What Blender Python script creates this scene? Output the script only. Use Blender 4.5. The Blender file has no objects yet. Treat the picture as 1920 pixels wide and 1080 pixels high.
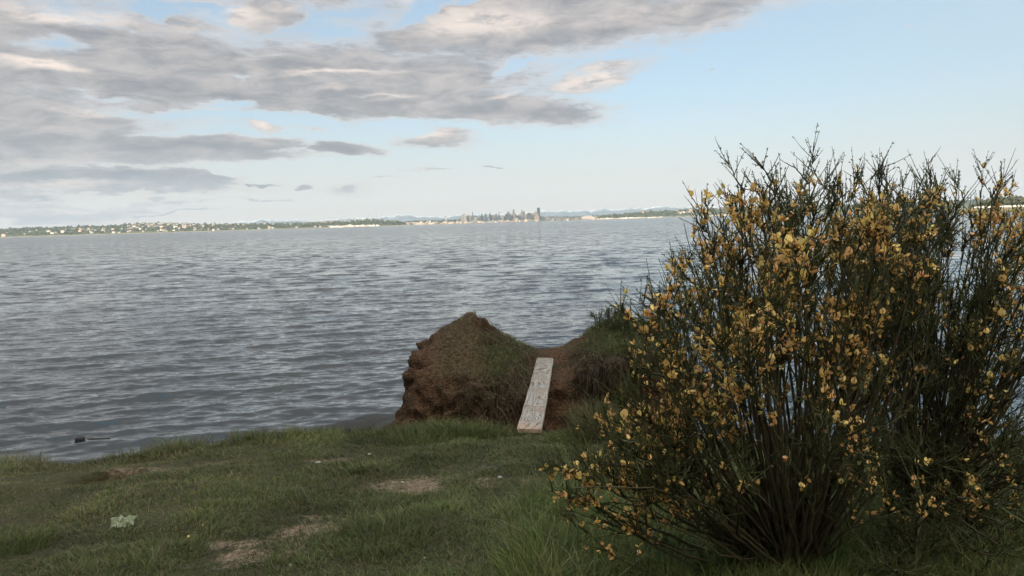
import bpy, math, random
import numpy as np
from mathutils import Vector
random.seed(7)
rng = np.random.default_rng(7)
R = math.radians
PI = math.pi
sc = bpy.context.scene
COL = sc.collection

# ------------------------------------------------------------------ camera model
F = 1423.0                      # focal length in photo pixels (1920 wide)
PITCH, ROLL = R(5.03), math.atan(.030)
EYE = np.array([0., 0., 7.0])   # water level is z = 0
fwd = np.array([0, math.cos(PITCH), -math.sin(PITCH)])
r0 = np.array([1., 0, 0]); u0 = np.array([0, math.sin(PITCH), math.cos(PITCH)])
rgt = math.cos(ROLL) * r0 - math.sin(ROLL) * u0
up = math.sin(ROLL) * r0 + math.cos(ROLL) * u0

def ray(x, y):
    return fwd * F + rgt * (x - 960) + up * (540 - y)

def P(x, y, Y):
    """world point at depth Y seen towards photo pixel x, y"""
    d = ray(x, y)
    return EYE + d * (Y / d[1])

# ------------------------------------------------------------------ noise
def _h(ix, iy, iz, s):
    n = (ix * 374761393 + iy * 668265263 + iz * 2147483647 + s * 1274126177) & 0xFFFFFFFF
    n = ((n ^ (n >> 13)) * 1274126177) & 0xFFFFFFFF
    n = ((n ^ (n >> 15)) * 2246822519) & 0xFFFFFFFF
    return ((n ^ (n >> 16)) & 0xFFFFFF) / float(0xFFFFFF)

def vnoise(p, s=0):
    p = np.asarray(p, float)
    i = np.floor(p).astype(np.int64); f = p - i
    f = f * f * f * (f * (f * 6 - 15) + 10)
    r = 0
    for dx in (0, 1):
        wx = f[:, 0] if dx else 1 - f[:, 0]
        for dy in (0, 1):
            wy = f[:, 1] if dy else 1 - f[:, 1]
            for dz in (0, 1):
                wz = f[:, 2] if dz else 1 - f[:, 2]
                r = r + wx * wy * wz * _h(i[:, 0] + dx, i[:, 1] + dy, i[:, 2] + dz, s)
    return r * 2 - 1

def fbm(p, o=4, s=0, g=.5):
    p = np.asarray(p, float)
    r = 0; a = 1; t = 0
    for k in range(o):
        r = r + a * vnoise(p * 2 ** k + k * 17.3, s + k); t += a; a *= g
    return r / t

def n2(x, y, sc_, o=3, s=0):
    x = np.asarray(x, float); y = np.asarray(y, float)
    sh = x.shape
    q = np.stack([x.ravel() * sc_, y.ravel() * sc_, np.zeros(x.size) + .37], 1)
    return fbm(q, o, s).reshape(sh)

def sstep(a, b, x):
    t = np.clip((x - a) / (b - a), 0, 1)
    return t * t * (3 - 2 * t)

# ------------------------------------------------------------------ mesh helpers
def mesh_obj(name, verts, faces, mat, parent=None, smooth=False, col=None, link=True):
    """faces: list of int arrays (n,3) or (n,4)"""
    me = bpy.data.meshes.new(name)
    verts = np.asarray(verts, np.float32)
    me.vertices.add(len(verts)); me.vertices.foreach_set('co', verts.ravel())
    faces = [np.asarray(f, np.int32) for f in faces if len(f)]
    loops = np.concatenate([f.ravel() for f in faces])
    sizes = np.concatenate([np.full(len(f), f.shape[1], np.int32) for f in faces])
    starts = np.concatenate([[0], np.cumsum(sizes)[:-1]]).astype(np.int32)
    me.loops.add(len(loops)); me.loops.foreach_set('vertex_index', loops)
    me.polygons.add(len(sizes)); me.polygons.foreach_set('loop_start', starts)
    me.polygons.foreach_set('loop_total', sizes)
    me.polygons.foreach_set('use_smooth', np.full(len(sizes), smooth, bool))
    if col is not None:
        c = np.asarray(col, np.float32)
        if c.shape[1] == 3: c = np.concatenate([c, np.ones((len(c), 1), np.float32)], 1)
        a = me.color_attributes.new('tone', 'FLOAT_COLOR', 'POINT')
        a.data.foreach_set('color', c.ravel())
    me.update(calc_edges=True)
    if mat: me.materials.append(mat)
    o = bpy.data.objects.new(name, me)
    if link: COL.objects.link(o)
    if parent: o.parent = parent
    return o

class Geo:
    def __init__(s): s.v = []; s.f = {3: [], 4: []}; s.c = []; s.n = 0
    def add(s, v, fs, c=None):
        v = np.asarray(v, float).reshape(-1, 3)
        for f in fs:
            f = np.asarray(f)
            if len(f): s.f[f.shape[1]].append(f + s.n)
        s.v.append(v); s.n += len(v)
        if c is not None:
            c = np.asarray(c, float)
            s.c.append(np.tile(c, (len(v), 1)) if c.ndim == 1 else c)
    def box(s, x0, x1, y0, y1, z0, z1, c=None):
        v = [(x0,y0,z0),(x1,y0,z0),(x1,y1,z0),(x0,y1,z0),(x0,y0,z1),(x1,y0,z1),(x1,y1,z1),(x0,y1,z1)]
        s.add(v, [np.array([(0,3,2,1),(4,5,6,7),(0,1,5,4),(1,2,6,5),(2,3,7,6),(3,0,4,7)])], c)
    def build(s, name, mat, parent=None, smooth=False):
        fs = [np.concatenate(s.f[k]) for k in (3, 4) if s.f[k]]
        return mesh_obj(name, np.concatenate(s.v), fs, mat, parent, smooth,
                        np.concatenate(s.c) if s.c else None)

def tubes(geo, pts, rad, sides=4, c=None):
    """pts (N,K,3), rad (N,K)"""
    pts = np.asarray(pts, float); N, K, _ = pts.shape
    rad = np.broadcast_to(np.asarray(rad, float), (N, K))
    t = np.gradient(pts, axis=1); t /= np.linalg.norm(t, axis=2, keepdims=True) + 1e-9
    ref = np.where(np.abs(t[:, :1, 2:3]) > .8, [[[1., 0, 0]]], [[[0., 0, 1]]])
    ref = np.broadcast_to(ref, t.shape)
    a = np.cross(t, ref); a /= np.linalg.norm(a, axis=2, keepdims=True) + 1e-9
    b = np.cross(t, a)
    ang = np.arange(sides) * 2 * PI / sides
    v = pts[:, :, None] + rad[:, :, None, None] * (a[:, :, None] * np.cos(ang)[None, None, :, None] + b[:, :, None] * np.sin(ang)[None, None, :, None])
    idx = np.arange(N * K * sides).reshape(N, K, sides)
    i0 = idx[:, :-1]; i1 = idx[:, 1:]
    q = np.stack([i0, np.roll(i0, -1, 2), np.roll(i1, -1, 2), i1], -1).reshape(-1, 4)
    cc = None
    if c is not None:
        c = np.asarray(c, float)
        cc = np.tile(c, (N * K * sides, 1)) if c.ndim == 1 else np.repeat(c, K * sides, 0)
    geo.add(v.reshape(-1, 3), [q], cc)

def tag(o, label=None, cat=None, group=None, kind=None):
    if label: o['label'] = label
    if cat: o['category'] = cat
    if group: o['group'] = group
    if kind: o['kind'] = kind
    return o

def empty(name, loc, label, cat, group=None):
    o = bpy.data.objects.new(name, None); COL.objects.link(o); o.location = loc
    o.empty_display_size = .1
    return tag(o, label, cat, group)

# ------------------------------------------------------------------ node helpers
class NT:
    def __init__(s, nt): s.nt = nt; s.l = nt.links
    def n(s, t, **kw):
        nd = s.nt.nodes.new(t)
        ins = kw.pop('i', {})
        for k, v in kw.items(): setattr(nd, k, v)
        for k, v in ins.items():
            if hasattr(v, 'is_output') or isinstance(v, bpy.types.NodeSocket): s.l.new(v, nd.inputs[k])
            else: nd.inputs[k].default_value = v
        return nd
    def m(s, op, a, b=0, c=0, clamp=False):
        nd = s.n('ShaderNodeMath', operation=op, i={0: a, 1: b, 2: c}); nd.use_clamp = clamp
        return nd.outputs[0]
    def vm(s, op, a, b=(0, 0, 0), out=0):
        return s.n('ShaderNodeVectorMath', operation=op, i={0: a, 1: b}).outputs[out]
    def rng(s, v, a, b, lo=0., hi=1., it='SMOOTHSTEP'):
        nd = s.n('ShaderNodeMapRange', interpolation_type=it, i={0: v, 1: a, 2: b, 3: lo, 4: hi})
        return nd.outputs[0]
    def mix(s, f, a, b, blend='MIX'):
        nd = s.nt.nodes.new('ShaderNodeMix'); nd.data_type = 'RGBA'; nd.blend_type = blend
        for k, v in ((0, f), (6, a), (7, b)):
            if isinstance(v, bpy.types.NodeSocket): s.l.new(v, nd.inputs[k])
            else: nd.inputs[k].default_value = (tuple(v) + (1,) if k and len(v) == 3 else v)
        return nd.outputs[2]
    def noise(s, vec, scale, detail=3, rough=.5, dist=0., out=0):
        i = {'Scale': scale, 'Detail': detail, 'Roughness': rough, 'Distortion': dist}
        if vec is not None: i['Vector'] = vec
        return s.n('ShaderNodeTexNoise', i=i).outputs[out]
    def vor(s, vec, scale, feature='F1', out=0):
        return s.n('ShaderNodeTexVoronoi', feature=feature, i={'Vector': vec, 'Scale': scale}).outputs[out]
    def xyz(s, vec):
        return s.n('ShaderNodeSeparateXYZ', i={0: vec}).outputs

def mat(name, base=(.5, .5, .5), rough=.8, spec=.3, fn=None, **kw):
    m = bpy.data.materials.new(name); m.use_nodes = True
    nt = m.node_tree; b = nt.nodes['Principled BSDF']
    b.inputs['Base Color'].default_value = tuple(base) + (1,)
    b.inputs['Roughness'].default_value = rough
    b.inputs['Specular IOR Level'].default_value = spec
    for k, v in kw.items(): b.inputs[k.replace('_', ' ')].default_value = v
    if fn:
        t = NT(nt)
        gp = t.n('ShaderNodeNewGeometry').outputs['Position']
        op = t.n('ShaderNodeTexCoord').outputs['Object']
        fn(t, b, gp, op)
    return m

def bump(t, b, h, strength=.5, dist=.02):
    nd = t.n('ShaderNodeBump', i={'Height': h, 'Strength': strength, 'Distance': dist})
    t.l.new(nd.outputs[0], b.inputs['Normal'])

# ------------------------------------------------------------------ sun & sky
SUN_EL, SUN_AZ = R(11), R(212)       # azimuth clockwise from +Y (view direction): behind, to the left
def srgb(*c):
    return tuple(((x / 255 + .055) / 1.055) ** 2.4 if x / 255 > .04045 else x / 255 / 12.92 for x in c)
EXPO = 0.10
world = bpy.data.worlds.new("World"); sc.world = world; world.use_nodes = True
def build_sky():
    nt = world.node_tree; nt.nodes.clear(); t = NT(nt)
    out = t.n('ShaderNodeOutputWorld'); bg = t.n('ShaderNodeBackground'); bg.inputs[1].default_value = .1
    nt.links.new(bg.outputs[0], out.inputs[0])
    K = 10.0
    def c(*rgb): return tuple(v * K for v in srgb(*rgb))
    sky = t.n('ShaderNodeTexSky', sky_type='NISHITA', sun_disc=False, sun_elevation=SUN_EL, sun_rotation=SUN_AZ,
              altitude=0, air_density=1.0, dust_density=.6, ozone_density=1.6)
    D = t.n('ShaderNodeTexCoord').outputs['Generated']
    X, Y, Z = t.xyz(D)
    az = t.m('ARCTAN2', X, Y); el = t.m('ARCSINE', Z)
    # clear sky: sky texture, lifted by the bright evening air towards the horizon
    base = t.mix(1., sky.outputs[0], (2.0, 2.1, 2.2), 'MULTIPLY')
    zen = t.mix(t.rng(el, 0, .75), c(186, 206, 221), c(120, 152, 186))
    base = t.mix(.72, base, zen)
    tealish = t.rng(az, .1, .75)
    base = t.mix(t.m('MULTIPLY', tealish, .5), base, c(188, 206, 212))
    hz = t.rng(el, -.03, .17, 1, 0, 'SMOOTHSTEP')
    base = t.mix(t.m('MULTIPLY', hz, .95), base, t.vm('MULTIPLY', c(220, 213, 206), (1., 1., 1.)))
    v0 = t.n('ShaderNodeCombineXYZ', i={0: az, 1: el, 2: 0.}).outputs[0]
    # streaky warps
    st = t.vm('MULTIPLY', v0, (1, 3.2, 1))
    w1 = t.vm('SUBTRACT', t.noise(st, 5.5, 5, .55, out=1), (.5, .5, .5))
    w1 = t.vm('MULTIPLY', w1, (.13, .05, 0))
    w2 = t.vm('SUBTRACT', t.noise(st, 26, 4, .6, out=1), (.5, .5, .5))
    w2 = t.vm('MULTIPLY', w2, (.030, .014, 0))
    vw = t.vm('ADD', t.vm('ADD', v0, w1), w2)
    vx, vy, _vz = t.xyz(vw)
    prev = [t.m('MULTIPLY', vx, 1.)]
    def ell(x, y, rx, ry, ang=0., w=1., soft=.35):
        d = ray(x, y); d = d / np.linalg.norm(d)
        nd = t.n('ShaderNodeMapping', vector_type='TEXTURE')
        nd.inputs[1].default_value = (math.atan2(d[0], d[1]), math.asin(d[2]), 0)
        nd.inputs[2].default_value = (0, 0, R(ang) - ROLL)
        nd.inputs[3].default_value = (rx / F, ry / F, 1e6)
        # the third component only keeps the node chain in order
        nt.links.new(t.n('ShaderNodeCombineXYZ', i={0: vx, 1: vy, 2: prev[0]}).outputs[0], nd.inputs[0])
        ln = t.vm('LENGTH', nd.outputs[0], out=1)
        return t.rng(ln, 1.15, soft, 0., w)
    def acc(lst, op='MAXIMUM'):
        r = None
        for e in lst:
            s = ell(*e)
            r = s if r is None else t.m(op, r, s)
            prev[0] = r
        return r
    thick = [  # x, y, rx, ry, angle, weight, softness
        (150, 110, 560, 120, 0, 1, .2), (620, 150, 520, 95, 0, 1, .3), (1000, 45, 420, 85, 4, 1, .3), (1340, 8, 320, 52, 9, .95, .05),
        (860, 195, 330, 48, -3, 1, .4), (1000, 214, 110, 20, -2, 1, .3), (200, 278, 420, 42, -1, 1, .4), (440, 268, 170, 20, 0, .95, .4),
        (632, 280, 92, 19, 0, 1, .3), (150, 335, 340, 26, -1, 1, .3), (380, 332, 90, 9, 0, .9, .3), (60, 225, 280, 70, 0, .95, .2),
        (40, 390, 400, 34, 1, .75, .1), (300, 375, 220, 9, 1, .6, .1), (815, 262, 105, 20, 0, .85, .2), (790, 320, 115, 6, 2, .95, .2),
        (918, 317, 30, 3, 0, .9, .2), (487, 346, 50, 4.5, 0, .95, .2), (581, 349, 28, 4.5, 0, .95, .2), (1120, 140, 150, 30, 13, .85, .05),
        (670, 355, 80, 13, 3, .5, .1), (545, 372, 70, 4, 1, .6, .1), (485, 237, 52, 15, 0, .8, .2), (330, 395, 190, 4.5, 1, .7, .1), (520, 373, 90, 3.5, 1, .7, .1), (260, 357, 170, 5, 0, .7, .1), (715, 338, 70, 4, 3, .6, .1), (90, 408, 200, 5, 1, .6, .1), (600, 235, 60, 7, 0, .6, .1), (1660, 44, 18, 4, 8, .5, 0), (1365, 122, 12, 3, 0, .7, 0),
        (480, 20, 90, 40, 0, 1, .3), (700, -60, 900, 70, 4, 1, .3), (100, -420, 800, 330, 0, .95, .5), (1300, -330, 300, 60, 8, .6, .2),
        (-700, 100, 620, 330, 0, 1, .5), (620, -900, 500, 130, 10, .9, .2)]
    holes = [(292, 18, 52, 20, 0, 1, .2), (85, 82, 85, 20, 0, .8, .0), (790, 22, 85, 20, 20, 1, .1), (480, 216, 250, 13, 0, .85, .1),
             (430, 190, 90, 12, 3, .6, 0), (700, 240, 90, 22, -5, .75, .1), (470, 134, 40, 8, 0, .6, 0), (880, 6, 40, 8, 5, .7, 0), (200, 175, 60, 8, 0, .4, 0),
             (640, 318, 330, 16, 0, .8, .1), (960, 130, 70, 14, 18, .5, 0), (370, 8, 40, 10, 0, .6, 0), (560, 95, 120, 5, 0, .35, 0), (250, 60, 90, 6, -4, .35, 0)]
    cov = acc(thick)
    hol = acc(holes)
    fb = t.noise(st, 11, 7, .62, .3)
    fr = t.noise(t.vm('MULTIPLY', v0, (1, 4.5, 1)), 40, 5, .62)
    cov = t.m('SUBTRACT', cov, t.m('MULTIPLY', hol, .95))
    # soft cover elsewhere in the sky (behind the viewer and overhead)
    away = t.m('MULTIPLY', t.rng(t.m('ABSOLUTE', t.m('ADD', az, .2)), .75, 1.3), t.rng(t.noise(D, 2.2, 5, .55), .45, .62))
    cov = t.m('MAXIMUM', cov, away)
    cov = t.m('ADD', cov, t.m('MULTIPLY', t.m('SUBTRACT', fb, .5), 1.0))
    cov = t.m('ADD', cov, t.m('MULTIPLY', t.m('SUBTRACT', fr, .5), .62))
    alpha = t.rng(cov, .02, .86)
    # tone inside the clouds
    lit = acc([(120, 22, 140, 26, 0, 1, 0), (400, 22, 110, 30, 0, 1, 0), (75, 128, 105, 14, 0, 1.2, 0), (30, 128, 40, 16, 0, .8, 0), (900, 45, 190, 40, 4, .9, 0),
               (1115, 140, 150, 26, 13, .9, 0), (640, 132, 130, 7, 4, .9, 0), (485, 236, 55, 15, 0, .9, 0), (560, 258, 130, 6, 0, .4, 0), (790, 254, 105, 12, 0, .8, 0), (790, 316, 80, 4, 2, .8, 0),
               (150, 200, 60, 8, 0, .6, 0), (60, 305, 140, 14, 0, .4, 0), (90, 345, 130, 9, 0, .5, 0), (150, 383, 200, 9, 2, .5, 0), (640, 160, 40, 8, 0, .5, 0), (950, 170, 80, 9, 14, .6, 0),
               (1200, 20, 200, 26, 8, .35, 0), (1330, 40, 130, 14, 9, .4, 0), (-300, 40, 160, 30, 0, .7, 0), (330, 213, 90, 6, 0, .6, 0), (420, 60, 120, 6, -2, .5, 0), (740, 172, 90, 5, 6, .6, 0), (250, 205, 60, 5, 0, .5, 0), (560, 60, 90, 12, 0, .5, 0), (760, 8, 60, 14, 0, .8, 0), (520, 8, 90, 12, 0, .6, 0)])
    dark = acc([(830, 85, 180, 24, -2, .8, 0), (380, 165, 300, 24, -2, .8, 0), (620, 190, 190, 24, -3, .8, 0), (960, 212, 190, 18, -2, .9, 0), (720, 207, 120, 14, 0, .7, 0),
                (300, 272, 330, 24, -1, .9, 0), (632, 282, 90, 17, 0, 1, 0), (200, 330, 300, 16, -1, .9, 0), (1030, 42, 50, 16, 5, .8, 0), (1150, 60, 220, 30, 3, .5, 0), (820, 265, 80, 8, 0, .4, 0),
                (487, 347, 52, 5, 0, 1, 0), (581, 350, 30, 5, 0, 1, 0), (860, 321, 60, 4, 0, 1, 0), (918, 317, 30, 3, 0, 1, 0), (150, 60, 260, 16, -3, .5, 0), (560, 120, 130, 12, 0, .5, 0), (80, 360, 280, 8, 0, .4, 0),
                (200, 222, 160, 12, 0, .4, 0), (300, 385, 120, 4, 1, .5, 0), (400, 110, 200, 12, 0, .5, 0)])
    puff = t.noise(st, 17, 7, .62, .5)
    grey = t.mix(t.rng(puff, .30, .70), c(150, 151, 156), c(196, 190, 188))
    blue_low = t.rng(el, .02, .14, 1, 0)
    grey = t.mix(t.m('MULTIPLY', blue_low, .6), grey, c(160, 170, 180))
    grey = t.mix(t.m('MULTIPLY', dark, t.rng(puff, .2, .75, 1.0, .45)), grey, t.mix(blue_low, c(138, 140, 146), c(132, 144, 156)))
    litf = t.m('MULTIPLY', lit, t.rng(t.noise(st, 24, 6, .65, .3), .28, .56, .12, 1.))
    # thin edges catch the low light
    edge = t.m('MULTIPLY', t.rng(alpha, .95, .45), .45)
    litf = t.m('MAXIMUM', litf, edge)
    cl = t.mix(t.m('MINIMUM', litf, 1.), grey, c(248, 232, 220))
    final = t.mix(t.m('MULTIPLY', alpha, .96), base, cl)
    # extra sky gain, added overhead and behind the viewer to brighten the shaded foreground
    over = t.m('MULTIPLY', t.rng(el, .50, 1.0), 2.4)
    back = t.m('MULTIPLY', t.rng(Y, .15, -.55), 2.6)
    gain = t.m('ADD', 1., t.m('MAXIMUM', over, back))
    extra = t.m('SUBTRACT', gain, 1.)
    gain = t.vm('ADD', (1, 1, 1), t.vm('MULTIPLY', t.n('ShaderNodeCombineXYZ', i={0: extra, 1: extra, 2: extra}).outputs[0], (2.1, 1.72, 1.2)))
    nt.links.new(t.vm('MULTIPLY', final, gain), bg.inputs[0])
build_sky()
world.cycles.sampling_method = 'MANUAL'; world.cycles.sample_map_resolution = 512

sd = bpy.data.lights.new('sun', 'SUN'); sd.energy = 3.0; sd.angle = R(.5); sd.color = (1, .86, .72)
so = bpy.data.objects.new('sun', sd); COL.objects.link(so)
sdir = Vector((math.sin(SUN_AZ) * math.cos(SUN_EL), math.cos(SUN_AZ) * math.cos(SUN_EL), math.sin(SUN_EL)))
so.rotation_euler = sdir.to_track_quat('Z', 'Y').to_euler(); so.location = (-20, -40, 60)

# ------------------------------------------------------------------ camera
cd = bpy.data.cameras.new('camera'); co = bpy.data.objects.new('camera', cd); COL.objects.link(co)
cd.sensor_width = 36; cd.lens = 36 * F / 1920; cd.clip_start = .05; cd.clip_end = 60000
from mathutils import Matrix
M3 = Matrix((rgt, up, -fwd)).transposed()
co.matrix_world = Matrix.Translation(EYE) @ M3.to_4x4()
sc.camera = co
sc.view_settings.view_transform = 'Standard'; sc.view_settings.look = 'None'
sc.view_settings.exposure = EXPO; sc.view_settings.gamma = 1
sc.cycles.use_denoising = True
sc.cycles.use_adaptive_sampling = True; sc.cycles.adaptive_threshold = .02
sc.cycles.max_bounces = 6; sc.cycles.diffuse_bounces = 3; sc.cycles.glossy_bounces = 3
sc.cycles.transmission_bounces = 3; sc.cycles.volume_bounces = 0; sc.cycles.transparent_max_bounces = 4
sc.cycles.caustics_reflective = False; sc.cycles.caustics_refractive = False

# ------------------------------------------------------------------ ground of the bluff
def edge_y(x):
    xs = [-60, -20, -9, -6, -5, -3.5, -2.2, -1, .2, .9, 1.25, 2.1, 3.0, 4.2, 5.0, 6.5, 9, 14, 60]
    ys = [12, 9, 7.2, 7.05, 7.15, 7.45, 7.55, 7.5, 7.55, 7.6, 6.9, 6.3, 6.0, 6.0, 7.0, 9.0, 10, 11, 16]
    return np.interp(x, xs, ys) + .26 * n2(x, x * 0, 1.1, 4, 5)

def ground_z(x, y):
    x = np.asarray(x, float); y = np.asarray(y, float)
    top = 5.5 - .107 * np.clip(y - 2, -3, 9)
    top = top + .05 * n2(x, y, .8, 3, 1) + .022 * n2(x, y, 3.2, 3, 2)
    top = top + .35 * sstep(5.2, 9, x) * sstep(5, 9, y) - .15 * sstep(-1.8, -4.4, x) * sstep(5, 7, y)
    # burrow in the lip on the left
    bx, by = HOLE
    top = top - .6 * np.exp(-(((x - bx + .05 * n2(x, y, 7, 2, 8)) / .19) ** 2 + ((y - by + .05 * n2(x, y, 7, 2, 6)) / .21) ** 2) ** 2)
    top = top + .05 * np.exp(-((x - bx) / .35) ** 2 - ((y - by - .3) / .15) ** 2)
    # wooded ridge behind
    top = top + 27 * sstep(-22, -62, y) + 3 * n2(x, y, .03, 3, 3) * sstep(-15, -50, y)
    d = y - edge_y(x)
    lip = np.clip(d + .25, 0, None)
    drop = np.where(lip < .35, 1.1 * lip ** 2, .135 + (lip - .35) * 1.9)
    z = top - drop + np.where(d > 0, .12 * n2(x, y, 2.1, 3, 4), 0)
    beach = .35 - .13 * (y - edge_y(x) - 3) + .05 * n2(x, y, 1.3, 3, 9)
    z = np.maximum(z, np.maximum(beach, -2.0))
    return z

HOLE = (0, 0)
def on_ground(x, y):
    """where the line of sight through photo pixel x,y meets the ground"""
    d = ray(x, y); d = d / d[1]
    Ys = np.arange(1.5, 26, .02)
    p = EYE + d * Ys[:, None]
    hit = np.nonzero(p[:, 2] <= ground_z(p[:, 0], p[:, 1]))[0]
    return p[hit[0]] if len(hit) else EYE + d * 8
_h0 = on_ground(200, 895); HOLE = (_h0[0], _h0[1])

def lines(a, b, fine, lo, hi, g=1.12):
    m = list(np.arange(a, b + 1e-6, fine)); s = fine; q = m[-1]
    while q < hi: s *= g; q += s; m.append(q)
    s = fine; q = m[0]; pre = []
    while q > lo: s *= g; q -= s; pre.append(q)
    return np.array(pre[::-1] + m)

def grid_faces(ny, nx):
    i = np.arange(ny * nx).reshape(ny, nx)
    return np.stack([i[:-1, :-1], i[:-1, 1:], i[1:, 1:], i[1:, :-1]], -1).reshape(-1, 4)

gx = lines(-6.2, 6.8, .04, -400, 400); gy = lines(2.0, 8.4, .035, -400, 42)
GX, GY = np.meshgrid(gx, gy)
GZ = ground_z(GX, GY)
# dirt patches (photo pixel, world radii, angle)
PATCH = []
for (px, py, rx, ry, an, w) in [(545, 1000, .42, .24, 28, 1.), (610, 972, .26, .11, 10, .9), (500, 1040, .30, .2, 40, .8), (800, 905, .62, .26, 4, .85), (940, 905, .40, .2, 10, .85), (880, 880, .25, .16, 0, .6),
                             (990, 822, .15, .12, 0, .8), (310, 875, .75, .2, 4, .7), (255, 885, .30, .18, 0, .95), (650, 862, .5, .12, 0, .65), (720, 965, .3, .1, 0, .5), (870, 850, .25, .1, 10, .5), (90, 985, .4, .12, 0, .4), (640, 1070, .35, .08, 0, .4)]:
    p = on_ground(px, py); PATCH.append((p[0], p[1], rx, ry, R(an), w))
def dirt(x, y):
    r = np.zeros_like(x)
    wx = x + .16 * n2(x, y, 3, 3, 21); wy = y + .12 * n2(x, y, 3, 3, 22)
    for (cx, cy, rx, ry, an, w) in PATCH:
        dx = wx - cx; dy = wy - cy
        a = dx * math.cos(an) + dy * math.sin(an); b = -dx * math.sin(an) + dy * math.cos(an)
        r = np.maximum(r, w * sstep(1.35, .6, np.sqrt((a / rx) ** 2 + (b / ry) ** 2)))
    return r * (.66 + .7 * n2(x, y, 4.5, 3, 25))
dm = dirt(GX, GY) * .85; dm = np.where((GY > 1) & (GY < 9), dm, 0)
GZ = GZ - .02 * dm
gc = np.zeros((GX.size, 3)); gc[:, 0] = dm.ravel()
gc[:, 2] = np.exp(-(((GX - HOLE[0]) / .23) ** 2 + ((GY - HOLE[1]) / .25) ** 2) ** 2).ravel()  # shade inside the burrow, painted as a near-black soil tone
gc[:, 1] = sstep(.0, .35, (GY - edge_y(GX)).ravel())

def soil_fn(t, b, gp, op):
    col = t.n('ShaderNodeVertexColor', layer_name='tone').outputs[0]
    dr, cl, hu = t.n('ShaderNodeSeparateColor', i={0: col}).outputs  # hu: painted shade inside the burrow
    n1 = t.noise(gp, 2.2, 6, .6); n2_ = t.noise(gp, 30, 5, .65); n3 = t.noise(gp, 150, 3, .6)
    thatch = t.mix(t.rng(n2_, .35, .65), (.022, .026, .012), (.060, .050, .026))
    thatch = t.mix(t.rng(n1, .4, .65), thatch, (.05, .042, .022))
    so_ = t.mix(t.rng(n2_, .3, .7), (.095, .062, .040), (.20, .145, .105))
    so_ = t.mix(t.rng(t.vor(gp, 70), .18, .08), so_, (.30, .27, .24))
    cliff = t.mix(t.rng(n2_, .3, .7), (.06, .034, .020), (.15, .085, .05))
    f = t.rng(t.m('ADD', dr, t.m('MULTIPLY', t.m('SUBTRACT', n2_, .5), .9)), .3, .7)
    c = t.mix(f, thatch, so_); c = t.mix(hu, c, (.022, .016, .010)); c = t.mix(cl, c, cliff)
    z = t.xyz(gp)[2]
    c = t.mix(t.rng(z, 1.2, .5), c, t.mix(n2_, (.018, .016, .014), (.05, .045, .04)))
    t.l.new(c, b.inputs['Base Color'])
    h = t.m('ADD', t.m('MULTIPLY', n2_, .7), t.m('MULTIPLY', n3, .35))
    h = t.m('ADD', h, t.m('MULTIPLY', t.rng(t.vor(gp, 45), 0, .5, 1, 0), .4))
    bump(t, b, h, .9, .02)
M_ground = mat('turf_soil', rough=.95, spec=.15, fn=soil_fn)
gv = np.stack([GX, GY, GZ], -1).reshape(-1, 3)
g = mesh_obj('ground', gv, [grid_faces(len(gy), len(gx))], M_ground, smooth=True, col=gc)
tag(g, kind='structure')

# ------------------------------------------------------------------ grass
def leafy_fn(t, b, gp, op):
    col = t.n('ShaderNodeVertexColor', layer_name='tone').outputs[0]
    t.l.new(col, b.inputs['Base Color'])
    nt = t.nt; out = nt.nodes['Material Output']
    tr = t.n('ShaderNodeBsdfTranslucent', i={0: col})
    mx = t.n('ShaderNodeMixShader', i={0: .3, 1: b.outputs[0], 2: tr.outputs[0]})
    nt.links.new(mx.outputs[0], out.inputs[0])
M_grass = mat('grass_blades', rough=.65, spec=.25, fn=leafy_fn)
M_leaf = mat('broom_leaf', rough=.6, spec=.3, fn=leafy_fn)
M_petal = mat('broom_petal', rough=.6, spec=.2, fn=leafy_fn)

def blades(geo, root, h, w, lean, az, col, droop=0.):
    """root (N,3) h w lean (N) -> grass blades bending over"""
    N = len(root)
    face = rng.uniform(0, 2 * PI, N)
    wx = np.stack([np.cos(face), np.sin(face), np.zeros(N)], 1)
    lx = np.stack([np.cos(az), np.sin(az), np.zeros(N)], 1)
    upv = np.array([0, 0, 1.])
    rows = []
    for s, ws in ((0, 1.), (.4, .9), (.75, .6), (1., 0)):
        hz = h * (s - .35 * lean * s * s * s)
        c = root + lx * (h * lean * s ** 1.8)[:, None] + upv * hz[:, None]
        if ws:
            rows.append(c - wx * (w * ws / 2)[:, None]); rows.append(c + wx * (w * ws / 2)[:, None])
        else: rows.append(c)
    v = np.stack(rows, 1)                       # N,7,3
    b = np.arange(N)[:, None] * 7
    q = np.concatenate([b + [0, 1, 3, 2], b + [2, 3, 5, 4]], 0)
    tr = b + [4, 5, 6]
    sh = np.array([.55, .55, .9, .9, 1.05, 1.05, 1.15])
    cc = col[:, None, :] * np.ones(7)[None, :, None]
    geo.add(v.reshape(-1, 3), [q, tr], cc.reshape(-1, 3))

GREENS = np.array([(.066, .088, .024), (.090, .108, .030), (.050, .074, .026), (.125, .125, .045), (.074, .098, .028)])
STRAW = np.array([(.17, .14, .075), (.12, .10, .05), (.20, .17, .10)])
def tones(N, dry, k=1.0):
    c = GREENS[rng.integers(0, len(GREENS), N)] * rng.uniform(.75, 1.3, (N, 1))
    d = STRAW[rng.integers(0, len(STRAW), N)] * rng.uniform(.6, 1.1, (N, 1))
    f = (rng.random(N) < dry)[:, None]
    return np.where(f, d, c) * k

def scatter(n, fx=.82, y0=2.3, y1=8.2, power=1.0):
    # denser near the viewer
    u = rng.random(n); Y = y0 * (y1 / y0) ** (u ** power) if power != 1 else (y0 ** .3 + u * (y1 ** .3 - y0 ** .3)) ** (1 / .3)
    X = rng.uniform(-1, 1, n) * (fx * Y + .3)
    return X, Y

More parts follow.
